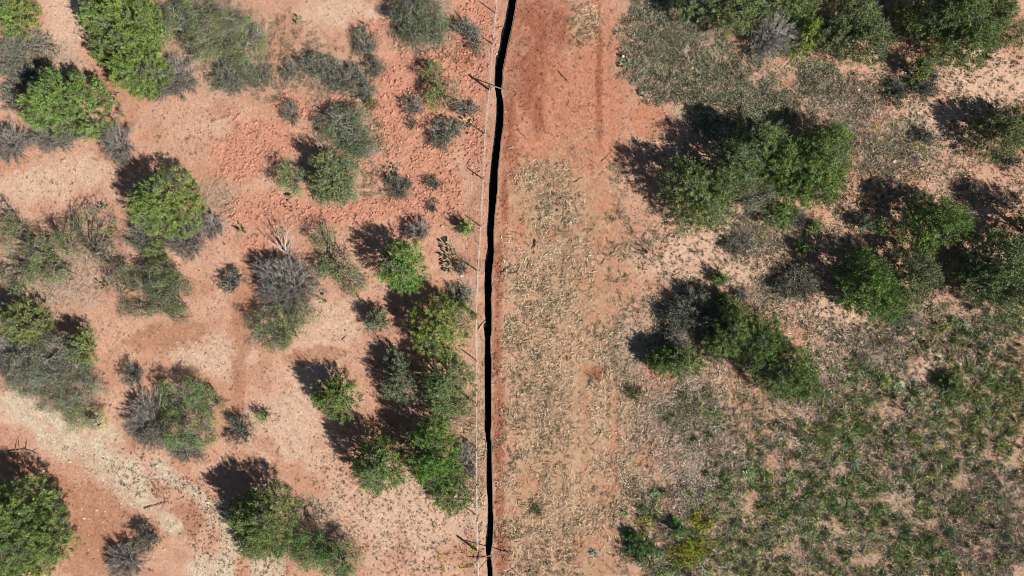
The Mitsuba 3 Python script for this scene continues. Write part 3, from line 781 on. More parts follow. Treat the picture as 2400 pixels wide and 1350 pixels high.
M('brown nearly bare mesquite above the leafy one at the bottom', [(720, 1215, 52, 34)], 1.4, leafy=.25, twiggy=1.2, twig=BROWNWOOD)
M('big dull grey green mesquite at the top edge left of the fences', [(985, 35, 75, 56), (1000, 75, 60, 36, .8)], 2.6, col=(0.123, 0.175, 0.091), leafy=1.25, twiggy=1.8)
M('grey green mesquite with a pale fallen limb, left of the red clods', [(810, 290, 66, 46), (840, 335, 50, 36, .9), (860, 350, 46, 22, .7)], 1.9, col=(0.128, 0.188, 0.091), leafy=1.0, twiggy=1.6, wood=GREYWOOD)
M('bare thin mesquite sapling with a thin shadow, right of the cleared strip', [(1520, 590, 30, 36)], 1.9, leafy=.12, twiggy=.4, twig=DARKWOOD, thick=.4)
M('green mesquite bush at the right edge near the top', [(2385, 80, 32, 36)], 1.8, col=OLIVE, leafy=2.0)

# ------------------------------------------------------------------ shrubs
s = shrub
s('large grey leafless bush left of the ragged mesquite', [(680, 668, 76, 66), (640, 640, 40, 40, .8)], 2.2, 'bare', dens=1.2)
s('leafless grey bush in the far left corner of the row under the round juniper', [(25, 338, 46, 44)], 1.6)
s('leafless grey bush directly below the round juniper', [(125, 325, 62, 36)], 1.4, 'bare')
s('leafless grey bush at the right end of the row under the round juniper', [(275, 335, 38, 50)], 1.6)
s('grey bush at the lower right of the lumpy juniper', [(415, 185, 56, 46), (370, 215, 30, 22, .7)], 1.4, 'grey')
s('grey green bush at the lower left of the juniper between grey shrubs', [(342, 548, 44, 50)], 1.5, 'greygreen', name='grey_green_shrub', group='low grey green shrubs')
s('violet grey bare bush at the lower right of the juniper between grey shrubs', [(438, 562, 52, 46)], 1.3, 'bare', dens=1.2)
s('small violet grey bare bush at the far right of the juniper between grey shrubs', [(500, 532, 26, 32)], 1.0, 'bare')
s('round grey bare bush standing alone right of the long juniper shadow', [(983, 543, 28, 27)], 1.3, 'bare', dens=1.3)
s('dark grey bush left of the half bare mesquite', [(345, 985, 48, 58), (365, 1030, 40, 24, .6)], 1.7, 'grey')
s('grey bush skirt below the half bare mesquite', [(440, 1055, 46, 26)], 1.0, 'grey')
s('grey bare bush at the bottom edge, lower left', [(297, 1318, 44, 46)], 1.6, 'bare', dens=1.2)
s('grey patch of bare twigs inside the right flank of the huge juniper', [(128, 1200, 28, 46)], 2.0, 'grey')
s('grey bush at the left edge behind the grey mesquite', [(22, 832, 36, 40)], 1.8, 'bare')
s('grey bush among red clods, upper middle', [(967, 247, 26, 24)], 1.1, 'bare')
s('grey bush just above the whitish cactus at the wire fence', [(1093, 255, 28, 22)], 1.1, 'bare')
s('grey green bush left of the whitish cactus at the wire fence', [(1037, 317, 32, 34), (1065, 305, 26, 22, .8)], 1.2, 'greygreen', name='grey_green_shrub', group='low grey green shrubs')
s('two toned bush at the top beside the wire fence, grey then green', [(1090, 65, 28, 20), (1115, 95, 20, 28, .9)], 1.2, 'greygreen', name='grey_green_shrub', group='low grey green shrubs')
G = dict(name='grey_green_shrub', group='low grey green shrubs')
s('wide grey green shrub left of a white rock, left end of a row', [(755, 160, 42, 28), (735, 150, 26, 22, .8)], 1.2, 'greygreen', **G)
s('wide grey green shrub left of a white rock, middle of a row', [(815, 188, 50, 32)], 1.1, 'greygreen', **G)
s('grey green shrub by a white rock, right end of a row', [(855, 215, 26, 26)], 1.0, 'greygreen', **G)
s('upright grey green shrub between the row of shrubs and the top', [(862, 105, 28, 34), (880, 160, 24, 26, .8)], 1.1, 'greygreen', **G)
s('thin grey green shrub on the left of the row of shrubs', [(680, 165, 14, 26)], .8, 'greygreen', **G)
s('small grey green shrub on red soil left of the pale limb mesquite', [(683, 265, 20, 28)], .8, 'greygreen', **G)
s('sprawling grey green brush below the feathery mesquite at the top left', [(545, 175, 46, 40), (610, 175, 40, 34, .9)], 1.0, 'greygreen', **G)
s('grey green shrub at the upper left edge beside the round juniper', [(35, 225, 30, 34), (60, 170, 50, 22, .8)], .9, 'greygreen', **G)
s('low grey green brush under the juniper in the top left corner', [(60, 105, 66, 30), (25, 140, 40, 36)], .7, 'greygreen', dens=.7, **G)
s('dark blue grey bush alone on bare soil left of the large grey bush', [(549, 660, 26, 25)], 1.2, 'blue', name='blue_grey_shrub', group='round blue grey shrubs')
B = dict(name='blue_grey_shrub', group='round blue grey shrubs')
s('dark blue grey bush right of the grey mesquite on the left', [(310, 880, 22, 26)], 1.3, 'blue', **B)
s('dark blue grey bush alone right of the half bare mesquite', [(567, 1010, 27, 30)], 1.2, 'blue', **B)
s('dark blue grey bush low in the left, above the grey bare one', [(343, 1265, 30, 28)], 1.7, 'blue', **B)
s('small blue grey bush beside the prickly pear at the wire fence', [(1085, 628, 14, 16)], .6, 'blue', **B)
s('spiky blue grey yucca clump, left of the small bright juniper with yuccas', [(2100, 212, 24, 26)], .8, 'blue', **B)
s('blue grey yucca clump directly below the small bright juniper', [(2160, 207, 34, 24)], .8, 'blue', **B)
s('tiny blue grey yucca clump right of the small bright juniper', [(2188, 174, 12, 12)], .5, 'blue', **B)
s('blue grey bush on salmon soil left of the right edge juniper', [(2160, 322, 26, 15)], .7, 'blue', **B)
s('blue grey bush below the juniper on the right edge', [(2368, 378, 24, 22)], .8, 'blue', **B)
s('little grey green bush in red clods, right of the pale green mesquite', [(940, 442, 26, 22), (925, 425, 14, 12, .8)], .8, 'blue', **B)
s('little dark bush in red clods beside the tracks left of the wire fence', [(1017, 430, 22, 12)], .7, 'blue', **B)
s('very small dark bush in clods above the round grey bare bush', [(1013, 484, 12, 12)], .5, 'blue', **B)
s('very small bush in the middle of the red clods, upper half', [(967, 291, 10, 9)], .45, 'blue', **B)
s('small fresh green bush right of the white rock', [(873, 250, 12, 12)], .8, 'lush', name='green_shrub', group='small green shrubs')
s('dead grey shrub with pale twigs at the top right', [(1815, 85, 54, 52)], 2.6, 'dead', name='dead_shrub', group='dead bushes', dens=1.5)
s('dark grey twiggy bush beside the dark juniper under the central tree', [(1876, 512, 24, 24)], 1.2, 'bare')
s('big grey green bush left of the diagonal dark juniper clump', [(1640, 730, 60, 52), (1590, 740, 34, 40, .8), (1680, 745, 40, 36, .9)], 1.9, 'greygreen', dens=1.2, **G)
s('grey bush above the low juniper with the spiky shadow', [(1585, 800, 30, 34)], 1.4, 'grey')
s('grey bush squeezed between the low juniper and the diagonal clump', [(1670, 825, 24, 26)], 1.2, 'grey')
s('small half dead shrub with pale twigs left of the two toned juniper', [(1880, 665, 44, 40), (1835, 680, 26, 24, .7)], 1.5, 'greygreen', dens=1.2, **G)
s('grey twiggy bush under the greyer soft juniper', [(2105, 745, 32, 20), (2140, 745, 20, 16)], 1.1, 'greygreen', **G)
s('pale yucca and weeds bush below the central tree, right of bare soil', [(1735, 575, 36, 26)], .8, 'greygreen', **G)
s('green shrub on the slope right of the small bright juniper above the clump', [(1738, 698, 22, 18)], .8, 'pale', **G)
s('grey green brush in the fork between fence and yellowish juniper', [(1075, 695, 26, 28)], .9, 'greygreen', **G)
s('grey brush between the tall dark juniper and the wire fence', [(1093, 1080, 24, 50)], .9, 'grey', dens=.8)
s('dark green weed bush under the straw slope, left of the orange patch', [(1490, 920, 16, 16)], .6, 'dark', name='green_shrub', group='small green shrubs')
s('small dark green bush on the cleared strip near the bottom', [(1261, 1196, 10, 13)], .4, 'dark', name='green_shrub', group='small green shrubs')
s('yellow flowering bush at the bottom, largest of the yellow ones', [(1605, 1300, 30, 28), (1640, 1280, 30, 20)], .4, 'yellow', name='yellow_shrub', group='yellow flowering shrubs', dens=1.1)
s('yellow flowering bush on a bare edge above the largest yellow one', [(1645, 1222, 24, 22)], .4, 'yellow', name='yellow_shrub', group='yellow flowering shrubs', dens=1.1)
s('yellow weedy bush left of the tiny round juniper at the bottom', [(1510, 1228, 16, 16)], .5, 'yellow', name='yellow_shrub', group='yellow flowering shrubs', dens=.6)

# ------------------------------------------------------------------ dead trees with limbs one can follow
def dead_tree(label, px, py, limbs, z0, col, group='dead trees'):
    rng = next_rng()
    key = numbered('dead_tree')
    add_label(key, label, 'dead tree', group)
    b = np.array([*W(px, py), 0]); b[2] = gz1(b[0], b[1])
    m = Mesh()
    v, f = limb([b - [0, 0, .1], b + [0, 0.03, 0.5]], [0.10, 0.08], 7)
    m.add(v, f, np.array(col) * 0.8)
    m.put(key + '__trunk', 'dull')
    for (ex, ey, z) in limbs:
        e = np.array([*W(ex, ey, z), z + b[2]])
        m = Mesh()
        s0 = b + [0, 0, 0.3]
        p1 = s0 + (e - s0) * 0.35 + np.array([*rng.normal(size=2) * 0.08, 0.12])
        p2 = s0 + (e - s0) * 0.7 + np.array([*rng.normal(size=2) * 0.10, 0.10])
        v, f = limb([s0, p1, p2, e], [0.045, 0.035, 0.024, 0.010], 5)
        m.add(v, f, vary(col, 1, rng, 0.1, 0.02))
        n = 9
        t = 0.35 + 0.6 * rng.random((n, 1))
        p = np.where(t < 0.7, p1 + (p2 - p1) * (t - .35) / .35, p2 + (e - p2) * (t - .7) / .3)
        q = p + unit(unit(e - s0) + 0.75 * rng.normal(size=(n, 3))) * (0.25 + 0.4 * rng.random((n, 1)))
        v, f, per = sticks(p, q, 0.015, 0.006)
        m.add(v, f, vary(col, n, rng, 0.12, 0.02), per)
        m.put(numbered(key + '__branch'), 'dull')


dead_tree('dead whitish tree with bare branches fanning upward, above the large grey bush', 676, 594, [(640, 545, 1.7), (655, 525, 1.9), (672, 530, 2.0), (690, 548, 1.9), (702, 562, 1.6), (665, 552, 2.1), (626, 556, 1.4), (684, 575, 1.6), (706, 585, 1.3), (650, 570, 1.5)], 1.8, WHITEWOOD)
dead_tree('pale bare branches poking out beside the tall dark juniper at the fence', 1045, 985, [(1096, 990, .9), (1090, 1003, .7), (1075, 978, .9), (1100, 996, .6), (1070, 1012, .5)], 1, GREYWOOD)
dead_tree('pale bare snag beside the lower dark juniper at the fence', 1065, 1070, [(1098, 1090, .7), (1092, 1068, .8), (1100, 1108, .6), (1085, 1052, .9)], 1, (0.3, 0.27, 0.24))
dead_tree('grey bare limbs in the feathery mesquite at the top left', 500, 62, [(560, 60, 2.4), (530, 45, 2.7), (470, 40, 2.6), (535, 85, 2.4), (575, 40, 2.2), (455, 60, 2.3)], 2, GREYWOOD)
dead_tree('whitish bare twigs in the left tree of the big cluster', 1650, 470, [(1690, 455, 4.6), (1640, 455, 4.8), (1660, 480, 4.6), (1625, 470, 4.6)], 4, (0.3, 0.28, 0.26))

# ------------------------------------------------------------------ cacti
cactus('tall prickly pear clump right of the compact round juniper', 1050, 601, 19, 39, 80, (0.19, 0.215, 0.14))
cactus('whitish prickly pear with dark limbs by the wire fence, upper half', 1098, 292, 12, 20, 14, (0.33, 0.32, 0.19))
cactus('chain of dark prickly pear pads in the middle of the red soil', 681, 474, 8, 22, 10, (0.14, 0.15, 0.08))
cactus('small prickly pear at the right edge of the large grey bush', 757, 699, 9, 14, 8)
cactus('small prickly pear left of the juniper between grey shrubs', 240, 487, 10, 10, 8)
cactus('prickly pear beside a dead limb at the left end of the red clods', 567, 541, 12, 14, 12, (0.16, 0.16, 0.08))
cactus('prickly pear under the loose mesquite fringe on the left', 240, 668, 14, 10, 9)
cactus('small prickly pear on pale soil near the top, left of centre', 703, 47, 7, 12, 6)
cactus('very small prickly pear left of the big mesquite at the top', 857, 60, 8, 7, 5)
cactus('prickly pear in the clods between two little dark bushes', 919, 398, 13, 11, 9)
cactus('dark small prickly pear above the grey green bush by the whitish cactus', 1030, 268, 8, 8, 5, (0.1, 0.11, 0.06))
cactus('pale uprooted prickly pear pads at the edge of the cleared strip', 1465, 146, 14, 14, 16, (0.42, 0.43, 0.29))
cactus('pale prickly pear with a black shadow on orange soil', 1504, 218, 6, 10, 6, (0.32, 0.37, 0.22))
cactus('prickly pear with pale tips right of the orange soil, in grey brush', 1628, 200, 14, 5, 6, (0.30, 0.34, 0.2))
cactus('pale prickly pear by white branches in the grey brush at the top', 1622, 135, 14, 5, 6, (0.34, 0.38, 0.26))

# ------------------------------------------------------------------ fallen sticks
fb = fallen_branch
fb('curved grey fallen log and branches right of the round juniper, upper left', [(250, 228), (268, 224), (281, 218)], .07, (0.3, 0.25, 0.2), 3)
fb('thin fallen branches above the curved grey log', [(245, 195), (250, 215), (254, 226)], .03, (0.25, 0.2, 0.16), 3)
fb('long forked dark branch on the orange strip near the top', [(1309, 166), (1322, 182), (1335, 194)], .045, (0.17, 0.12, 0.09), 3)
fb('short dark log on straw left of the strip centre', [(1255, 562), (1249, 586)], .06, (0.10, 0.075, 0.06), 0)
fb('thin dark branch just right of the silt fence in the middle', [(1173, 640), (1192, 628), (1200, 620)], .035, (0.11, 0.085, 0.07), 1)
fb('slim stick on the orange strip in its upper half', [(1410, 380), (1432, 360)], .03, (0.36, 0.28, 0.2), 1)
fb('thin dark stick on the strip below the upper half', [(1346, 428), (1360, 418), (1369, 414)], .03, (0.14, 0.1, 0.08), 0)
fb('pale straight stick pointing at the fence post, beside a double post', [(1123, 773), (1139, 752)], .045, (0.5, 0.42, 0.33), 0)
fb('pale stick lying across the wire fence at the double post', [(1104, 742), (1117, 743)], .03, (0.45, 0.38, 0.3), 0)
fb('pale long stick leaning along the left edge of the silt fence, lower half', [(1141, 1036), (1138, 1062), (1134, 1082)], .035, (0.45, 0.4, 0.36), 1)
fb('short black log on straw right of centre', [(1331, 835), (1329, 848)], .05, (0.12, 0.09, 0.07), 0)
fb('thin dark stick in the straw left of the short black log', [(1247, 815), (1257, 838)], .025, (0.15, 0.11, 0.09), 1)
fb('dark dead branch on salmon soil below the gravel, lower left', [(338, 1192), (372, 1182), (398, 1176)], .04, (0.16, 0.11, 0.09), 3)
fb('dark twig above the dark dead branch at the end of the gravel', [(358, 1158), (382, 1166)], .025, (0.15, 0.11, 0.09), 1)
fb('bent pale twig on smooth soil right of the loose mesquite', [(802, 798), (808, 789), (816, 786)], .03, (0.28, 0.2, 0.15), 0)
fb('grey deadwood tangle on the lower left path edge', [(22, 1058), (55, 1052), (90, 1065)], .05, (0.22, 0.18, 0.15), 5)
fb('pale bone coloured stick in the straw, middle of the strip', [(1424, 738), (1434, 756)], .03, (0.5, 0.43, 0.33), 0)
fb('second pale stick just below the bone coloured stick', [(1430, 759), (1441, 765)], .035, (0.5, 0.43, 0.33), 0)
fb('pile of pale broken sticks on the strip at its right side', [(1429, 600), (1441, 588), (1446, 578)], .035, (0.45, 0.37, 0.29), 5)
fb('whitish broken branches in the grey brush at the top, right of the strip', [(1590, 126), (1606, 118), (1616, 120)], .035, (0.5, 0.47, 0.42), 4)
fb('black stump branch at the left end of the big grey green bush', [(1589, 688), (1594, 705), (1592, 728)], .07, (0.10, 0.08, 0.065), 3)
fb('dark broken branch on salmon soil right of the strip', [(1514, 545), (1504, 562)], .04, (0.12, 0.09, 0.07), 0)
fb('thin dark curved stick on the orange patch below the grey green bush', [(1527, 735), (1530, 750), (1534, 762)], .03, (0.14, 0.1, 0.08), 0)
fb('grey limb sticking out of the grey green mesquite by the red clods', [(780, 275), (800, 292), (820, 308)], .045, (0.38, 0.34, 0.3), 2, z=1.3)
fb('crooked dark limb reaching from the whitish cactus to the wire fence', [(1085, 288), (1105, 300), (1128, 285)], .04, (0.12, 0.09, 0.08), 2, z=.3)
fb('thin brown post fallen on orange soil right of the silt fence', [(1212, 305), (1226, 317), (1239, 328)], .03, (0.16, 0.09, 0.07), 0)
fb('thin dark stake fallen on straw right of the silt fence, lower half', [(1197, 826), (1208, 836), (1217, 844)], .03, (0.13, 0.1, 0.085), 0)
fb('thin dark stick at the bottom right of the silt fence', [(1199, 1332), (1212, 1345), (1222, 1352)], .03, (0.12, 0.09, 0.08), 1)

# ------------------------------------------------------------------ pale rocks lying singly
def rock(label, px, py, r, col=(0.5, 0.43, 0.36)):
    rng = next_rng()
    key = numbered('pale_rock')
    add_label(key, label, 'rock', 'single pale rocks')
    import trimesh
    m = trimesh.creation.icosphere(subdivisions=2)
    v = np.array(m.vertices)
    v *= (0.75 + 0.5 * meshkit.noise(v * 1.6 + rng.random(3) * 50))[:, None]
    v = np.round(v * 3.2) / 3.2 * 0.45 + v * 0.55
    x, y = W(px, py)
    v = v * [r * 1.25, r, r * 0.7] + [x, y, gz1(x, y) + r * 0.25]
    k = Mesh(); k.add(v, np.array(m.faces), vary(col, 1, rng, 0.08, 0.03))
    k.put(key, 'dull')


rock('white rock between the row of grey green shrubs and a fresh green bush', 840, 234, .17)
rock('white rock by the post at the top of the silt fence', 1164, 126, .09, (0.58, 0.56, 0.52))
rock('pale rock at the lower edge of the gravel, upper part', 163, 1082, .11)
rock('pale rock on the soil below the gravel, farthest left', 102, 1103, .10)
rock('pale rock at the right end of the gravel patch', 368, 1091, .13)
rock('cream rock left of the juniper by the gravel, in the lower gravel', 486, 1177, .12)
rock('pale rock on brown soil right of the huge juniper', 196, 1215, .09)
rock('pale rock on brown soil, slightly above another, lower left', 226, 1196, .09)
rock('pale rock just right of the dark blue grey bush, lower left', 385, 1287, .10)
rock('white rock in the weedy clearing at the upper right', 2012, 211, .14)
rock('white rock among twigs right of the central cluster', 2095, 378, .15)
rock('white rock on brown soil beside the brown hole, left middle', 455, 828, .08)
rock('pale rock on soil at the left edge of the compact dark juniper shadow', 702, 968, .08)
rock('whitish rock right of the small blue grey bush at the fence', 1081, 646, .13, (0.55, 0.52, 0.48))

# ------------------------------------------------------------------ what nobody could count
AREA_X, AREA_Y = 42.6, 24.2


def scatter(table, per_m2, seed, ragged=0.5, avoid=None, thin=0.0):
    """Random points inside the ellipses (pixels) of a table."""
    rng = np.random.default_rng(seed)
    n = int(per_m2 * 4 * AREA_X * AREA_Y)
    x, y = (rng.random(n) * 2 - 1) * AREA_X, (rng.random(n) * 2 - 1) * AREA_Y
    keep = rng.random(n) < np_zone(None, x, y, ragged, ellipses(table))
    if avoid:
        keep &= rng.random(n) > 0.95 * np_zone(None, x, y, ragged, ellipses(avoid))
    if thin:
        keep &= np_fbm(x, y, 1.1, 3, seed) > thin + 0.15 * rng.random(n)
    # nothing grows in the strip under the fence and its added shadow sheet
    py = 675 - y * S
    lft, rgt = (np.interp(py, [a[0] for a in SILT], [a[k] for a in SILT]) for k in (1, 2))
    px = 1200 + x * S
    keep &= ~((px > lft - 3) & (px < rgt + 2))
    return x[keep], y[keep], rng


def stuff(key, label, mesh, bsdf):
    mesh.put(key, bsdf)
    add_label(key, label, kind='stuff')


def tufts(mesh, x, y, rng, h, r, n, col, amount=0.2, wide=0.03, hue=0.08, dryness=0.0):
    k = len(x)
    if not k: return
    g = gz(x, y)
    i = np.repeat(np.arange(k), n)
    size = (0.6 + 0.8 * rng.random(k))[i]
    a = rng.random(len(i)) * 2 * np.pi
    rr = rng.random(len(i)) ** 0.6 * r * size
    pos = np.stack([x[i] + rr * np.cos(a), y[i] + rr * np.sin(a), g[i] + h * size * 0.5 * rng.random(len(i)) * (1 - 0.5 * rr / (r * 1.4))], 1)
    d = np.stack([np.cos(a) * 0.6, np.sin(a) * 0.6, np.full(len(i), 0.8)], 1) + 0.45 * rng.normal(size=(len(i), 3))
    d[:, 2] = np.abs(d[:, 2])
    face = np.stack([np.cos(a) * 0.7, np.sin(a) * 0.7, np.full(len(i), 0.8)], 1) + 0.33 * rng.normal(size=(len(i), 3))
    v, f, per = leaves(pos, d, h * size * (0.6 + 0.4 * rng.random(len(i))), wide * (0.7 + 0.6 * rng.random(len(i))), rng, face)
    c = vary(col, k, rng, amount, hue)
    dry = rng.random(k) < dryness
    c[dry] = vary((0.30, 0.255, 0.195), dry.sum(), rng, 0.25, 0.04)
    c = c[i] * (1 + 0.1 * rng.normal(size=(len(i), 1)))
    mesh.add(v, f, c, per)


def straw_bits(mesh, x, y, rng, L, r, col, amount=0.25):
    k = len(x)
    g = gz(x, y)
    a = rng.random(k) * 2 * np.pi
    ll = L * (0.4 + 0.9 * rng.random(k))
    c = np.stack([x, y, g + 0.03 + 0.10 * rng.random(k)], 1)
    d = np.stack([np.cos(a), np.sin(a), 0.25 * rng.normal(size=k)], 1) * ll[:, None] / 2
    v, f, per = sticks(c - d, c + d, r * (0.6 + 0.8 * rng.random(k)), r * 0.6)
    mesh.add(v, f, vary(col, k, rng, amount, 0.04), per)


def blobs(mesh, x, y, rng, r, col, flat=0.6, amount=0.12):
    k = len(x)
    base = np.array([[0, 0, 1], [1, 0, 0], [0.3, 0.95, 0], [-0.8, 0.6, 0], [-0.8, -0.6, 0], [0.3, -0.95, 0], [0, 0, -0.6]], float)
    fc = np.array([[0, 1, 2], [0, 2, 3], [0, 3, 4], [0, 4, 5], [0, 5, 1], [6, 2, 1], [6, 3, 2], [6, 4, 3], [6, 5, 4], [6, 1, 5]])
    size = r * (0.4 + 1.3 * rng.random(k) ** 2.5)
    v = base[None] * (0.75 + 0.5 * rng.random((k, 7, 1))) * size[:, None, None] * [1, 1, flat]
    v = v + 0.25 * size[:, None, None] * rng.normal(size=(k, 7, 3)) * [1, 1, 0.4]
    a = rng.random(k) * 6.283
    ca, sa = np.cos(a)[:, None], np.sin(a)[:, None]
    v = np.stack([v[..., 0] * ca - v[..., 1] * sa, v[..., 0] * sa + v[..., 1] * ca, v[..., 2]], -1)
    v += np.stack([x, y, gz(x, y) + size * flat * 0.25], 1)[:, None]
    f = (fc[None] + (np.arange(k) * 7)[:, None, None]).reshape(-1, 3)
    mesh.add(v.reshape(-1, 3), f, vary(col, k, rng, amount, 0.03), 7)


ALL = [(1200, 675, 1500, 900, 0)]
# red clods of turned soil
m = Mesh()
x, y, rng = scatter(RED, 30, 11, 0.75)
blobs(m, x, y, rng, 0.088, (0.43, 0.218, 0.158), 0.75)
x, y, rng = scatter(DEEP, 10, 12, 0.45)
blobs(m, x, y, rng, 0.07, (0.30, 0.12, 0.075))
x, y, rng = scatter(ALL, 1.2, 13)
blobs(m, x, y, rng, 0.055, (0.36, 0.19, 0.125))
stuff('soil_clods', 'crumbled red soil clods spread over the turned ground', m, 'dull')
# pale gravel
m = Mesh()
x, y, rng = scatter(GRAVEL, 48, 14, 0.8)
blobs(m, x, y, rng, 0.042, (0.47, 0.40, 0.32), 0.6, 0.25)
x, y, rng = scatter(ALL, 0.55, 15)
blobs(m, x, y, rng, 0.035, (0.5, 0.42, 0.34), 0.6, 0.15)
x, y, rng = scatter([(460, 800, 90, 60, 0), (230, 1240, 100, 90, 0), (300, 760, 80, 40, 0), (1550, 150, 80, 40, 0)], 2.2, 16)
blobs(m, x, y, rng, 0.045, (0.52, 0.44, 0.36), 0.6, 0.12)
stuff('gravel', 'pale gravel and pebbles of the wash and the bare soil', m, 'dull')

# straw and mulched wood on the cleared strip
STREAK = [(1425, 420, 26, 120, 0), (1418, 300, 22, 330, 0), (1415, 530, 40, 80, 0), (1358, 200, 16, 180, 0), (1300, 200, 22, 200, 0), (1425, 660, 34, 60, 0), (1400, 1310, 40, 60, 0), (1440, 900, 9, 300, 0), (1372, 900, 9, 260, 0), (1235, 1145, 26, 46, 0), (1390, 875, 26, 20, 0), (1220, 520, 14, 70, 0), (1350, 1000, 7, 300, 0), (1410, 740, 30, 50, 0)]
STRAWZ = [(1325, 820, 150, 420, 0), (1320, 1180, 150, 240, 0), (1290, 450, 95, 80, 0), (1380, 60, 38, 45, 0), (1130, 1020, 20, 190, 0), (1095, 1080, 36, 120, 0), (1470, 1000, 60, 180, 0), (1420, 590, 40, 50, 0), (1385, 870, 55, 160, 0)]
GREYSTRAWZ = [(1600, 960, 120, 120, 0), (1660, 1080, 130, 70, 0), (1560, 1180, 100, 60, 0), (1470, 830, 50, 70, 0), (1930, 860, 80, 50, 20), (1880, 1020, 60, 40, 0), (1500, 1060, 60, 120, 0)]
m = Mesh()
x, y, rng = scatter(STRAWZ, 40, 21, 0.5, avoid=STREAK, thin=0.36)
straw_bits(m, x, y, rng, 0.34, 0.018, (0.53, 0.44, 0.315), 0.35)
x, y, rng = scatter(STRAWZ, 6, 22, 0.6, avoid=STREAK)
straw_bits(m, x, y, rng, 0.45, 0.022, (0.24, 0.165, 0.11), 0.45)
x, y, rng = scatter(ORANGE, 4, 23, 0.5)
straw_bits(m, x, y, rng, 0.22, 0.012, (0.34, 0.24, 0.16), 0.35)
x, y, rng = scatter(GREYSTRAWZ, 34, 24, 0.6, thin=0.36)
straw_bits(m, x, y, rng, 0.34, 0.021, (0.47, 0.41, 0.345), 0.4)
x, y, rng = scatter(ALL, 3.0, 27)
straw_bits(m, x, y, rng, 0.24, 0.013, (0.15, 0.095, 0.065), 0.5)
x, y, rng = scatter(LITTER, 22, 25, 0.6)
straw_bits(m, x, y, rng, 0.30, 0.017, (0.29, 0.245, 0.205), 0.4)
x, y, rng = scatter([(1060, 740, 50, 60, 0), (1090, 1060, 34, 110, 0), (1420, 590, 40, 40, 0), (1640, 690, 80, 50, 0)], 5, 26, 0.5)
straw_bits(m, x, y, rng, 0.7, 0.018, (0.3, 0.25, 0.2), 0.35)
stuff('straw', 'dry straw and broken twigs strewn over the cleared strip', m, 'dull')

# short grass on and beside the strip
m = Mesh()
x, y, rng = scatter([(1235, 620, 70, 70, 0), (1255, 480, 70, 90, 0), (1240, 830, 70, 160, 0), (1250, 1000, 70, 90, 0), (1430, 830, 70, 110, 0), (1230, 1300, 60, 60, 0), (1460, 1180, 60, 120, 0), (1330, 1290, 40, 70, 0), (1480, 720, 70, 40, 0), (1200, 1260, 40, 80, 0), (1380, 60, 40, 60, 0), (1450, 560, 30, 200, 0), (1240, 1310, 60, 60, 0), (1220, 1080, 40, 60, 0)], 16, 31, 0.7, thin=0.40)
tufts(m, x, y, rng, 0.13, 0.13, 14, (0.240, 0.255, 0.155), 0.32, 0.045, 0.08, 0.2)
x, y, rng = scatter([(1560, 70, 110, 85, 0), (1640, 180, 130, 80, 0), (1740, 240, 110, 80, 0), (1500, 120, 50, 90, 0), (1930, 190, 60, 40, 0)], 20, 32, 0.6, thin=0.25)
tufts(m, x, y, rng, 0.27, 0.20, 20, (0.270, 0.285, 0.200), 0.35, 0.055, 0.06, 0.12)
x, y, rng = scatter([(60, 130, 90, 60, 0), (540, 180, 70, 50, 0), (640, 150, 80, 90, 0), (780, 180, 110, 70, 0), (990, 110, 90, 60, 0), (1660, 980, 120, 80, 0), (1690, 990, 90, 60, 0), (690, 110, 60, 80, 0), (820, 330, 90, 70, 0), (860, 420, 80, 50, 0)], 20, 33, 0.6, thin=0.34)
tufts(m, x, y, rng, 0.18, 0.16, 12, (0.21, 0.205, 0.14), 0.3, 0.04)
stuff('grass', 'short grey green grass on the strip edges and under the brush', m, 'leaf')
m = Mesh()

# dark scattered tufts on the salmon soil
BRUSH = [(1600, 120, 160, 140, 0), (1720, 230, 140, 90, 0)]
BARE = [(1960, 1230, 40, 22, 20), (2110, 1180, 46, 24, 30), (2260, 1130, 50, 28, 0), (2330, 1060, 36, 30, 0), (1850, 1290, 40, 20, 0), (2040, 1310, 44, 22, 0), (2180, 1240, 40, 26, 0), (1760, 1180, 28, 38, 0), (2090, 960, 40, 26, 0), (2250, 980, 34, 22, 0), (2370, 1150, 40, 30, 0), (2300, 1290, 44, 26, 0), (1640, 590, 120, 46, -20), (1540, 280, 70, 40, 0), (2330, 175, 90, 70, 0), (2210, 250, 50, 70, 0), (1860, 190, 30, 24, 0), (1990, 740, 90, 34, 20), (2190, 870, 70, 36, 0), (1970, 1120, 30, 30, 0), (2040, 1165, 40, 22, 20), (1940, 300, 40, 40, 0),
        (1900, 480, 34, 40, 20), (1525, 1020, 40, 44, 0), (1900, 1005, 40, 14, 0), (2270, 730, 50, 16, 0), (1590, 1200, 40, 40, 0), (1810, 1090, 20, 40, 20), (1700, 640, 90, 24, 0), (1540, 890, 36, 24, 0), (2130, 110, 40, 30, 0), (1440, 600, 80, 800, 0), (1500, 1080, 20, 16, 0), (1660, 1000, 16, 14, 0), (2010, 160, 40, 30, 0), (2320, 410, 70, 30, 0), (1570, 440, 60, 60, 0)]
COVER = [(2000, 660, 560, 760, 0), (1800, 1200, 340, 260, 0), (1620, 120, 170, 150, 0), (1560, 980, 130, 160, 0), (2200, 1250, 260, 160, 0)]
x, y, rng = scatter(COVER, 20, 34, 0.5, avoid=BARE, thin=0.26)
tufts(m, x, y, rng, 0.13, 0.15, 12, (0.330, 0.350, 0.235), 0.35, 0.055, 0.10, 0.22)
stuff('ground_cover', 'low grey green herbs covering the ground right of the strip', m, 'leaf')
m = Mesh()
x, y, rng = scatter(COVER, 11, 35, 0.4, avoid=BARE + BRUSH, thin=0.27)
straw_bits(m, x, y, rng, 0.32, 0.020, (0.50, 0.435, 0.365), 0.45)
stuff('dry_litter', 'grey brown dead stalks lying among the herbs right of the strip', m, 'dull')
m = Mesh()
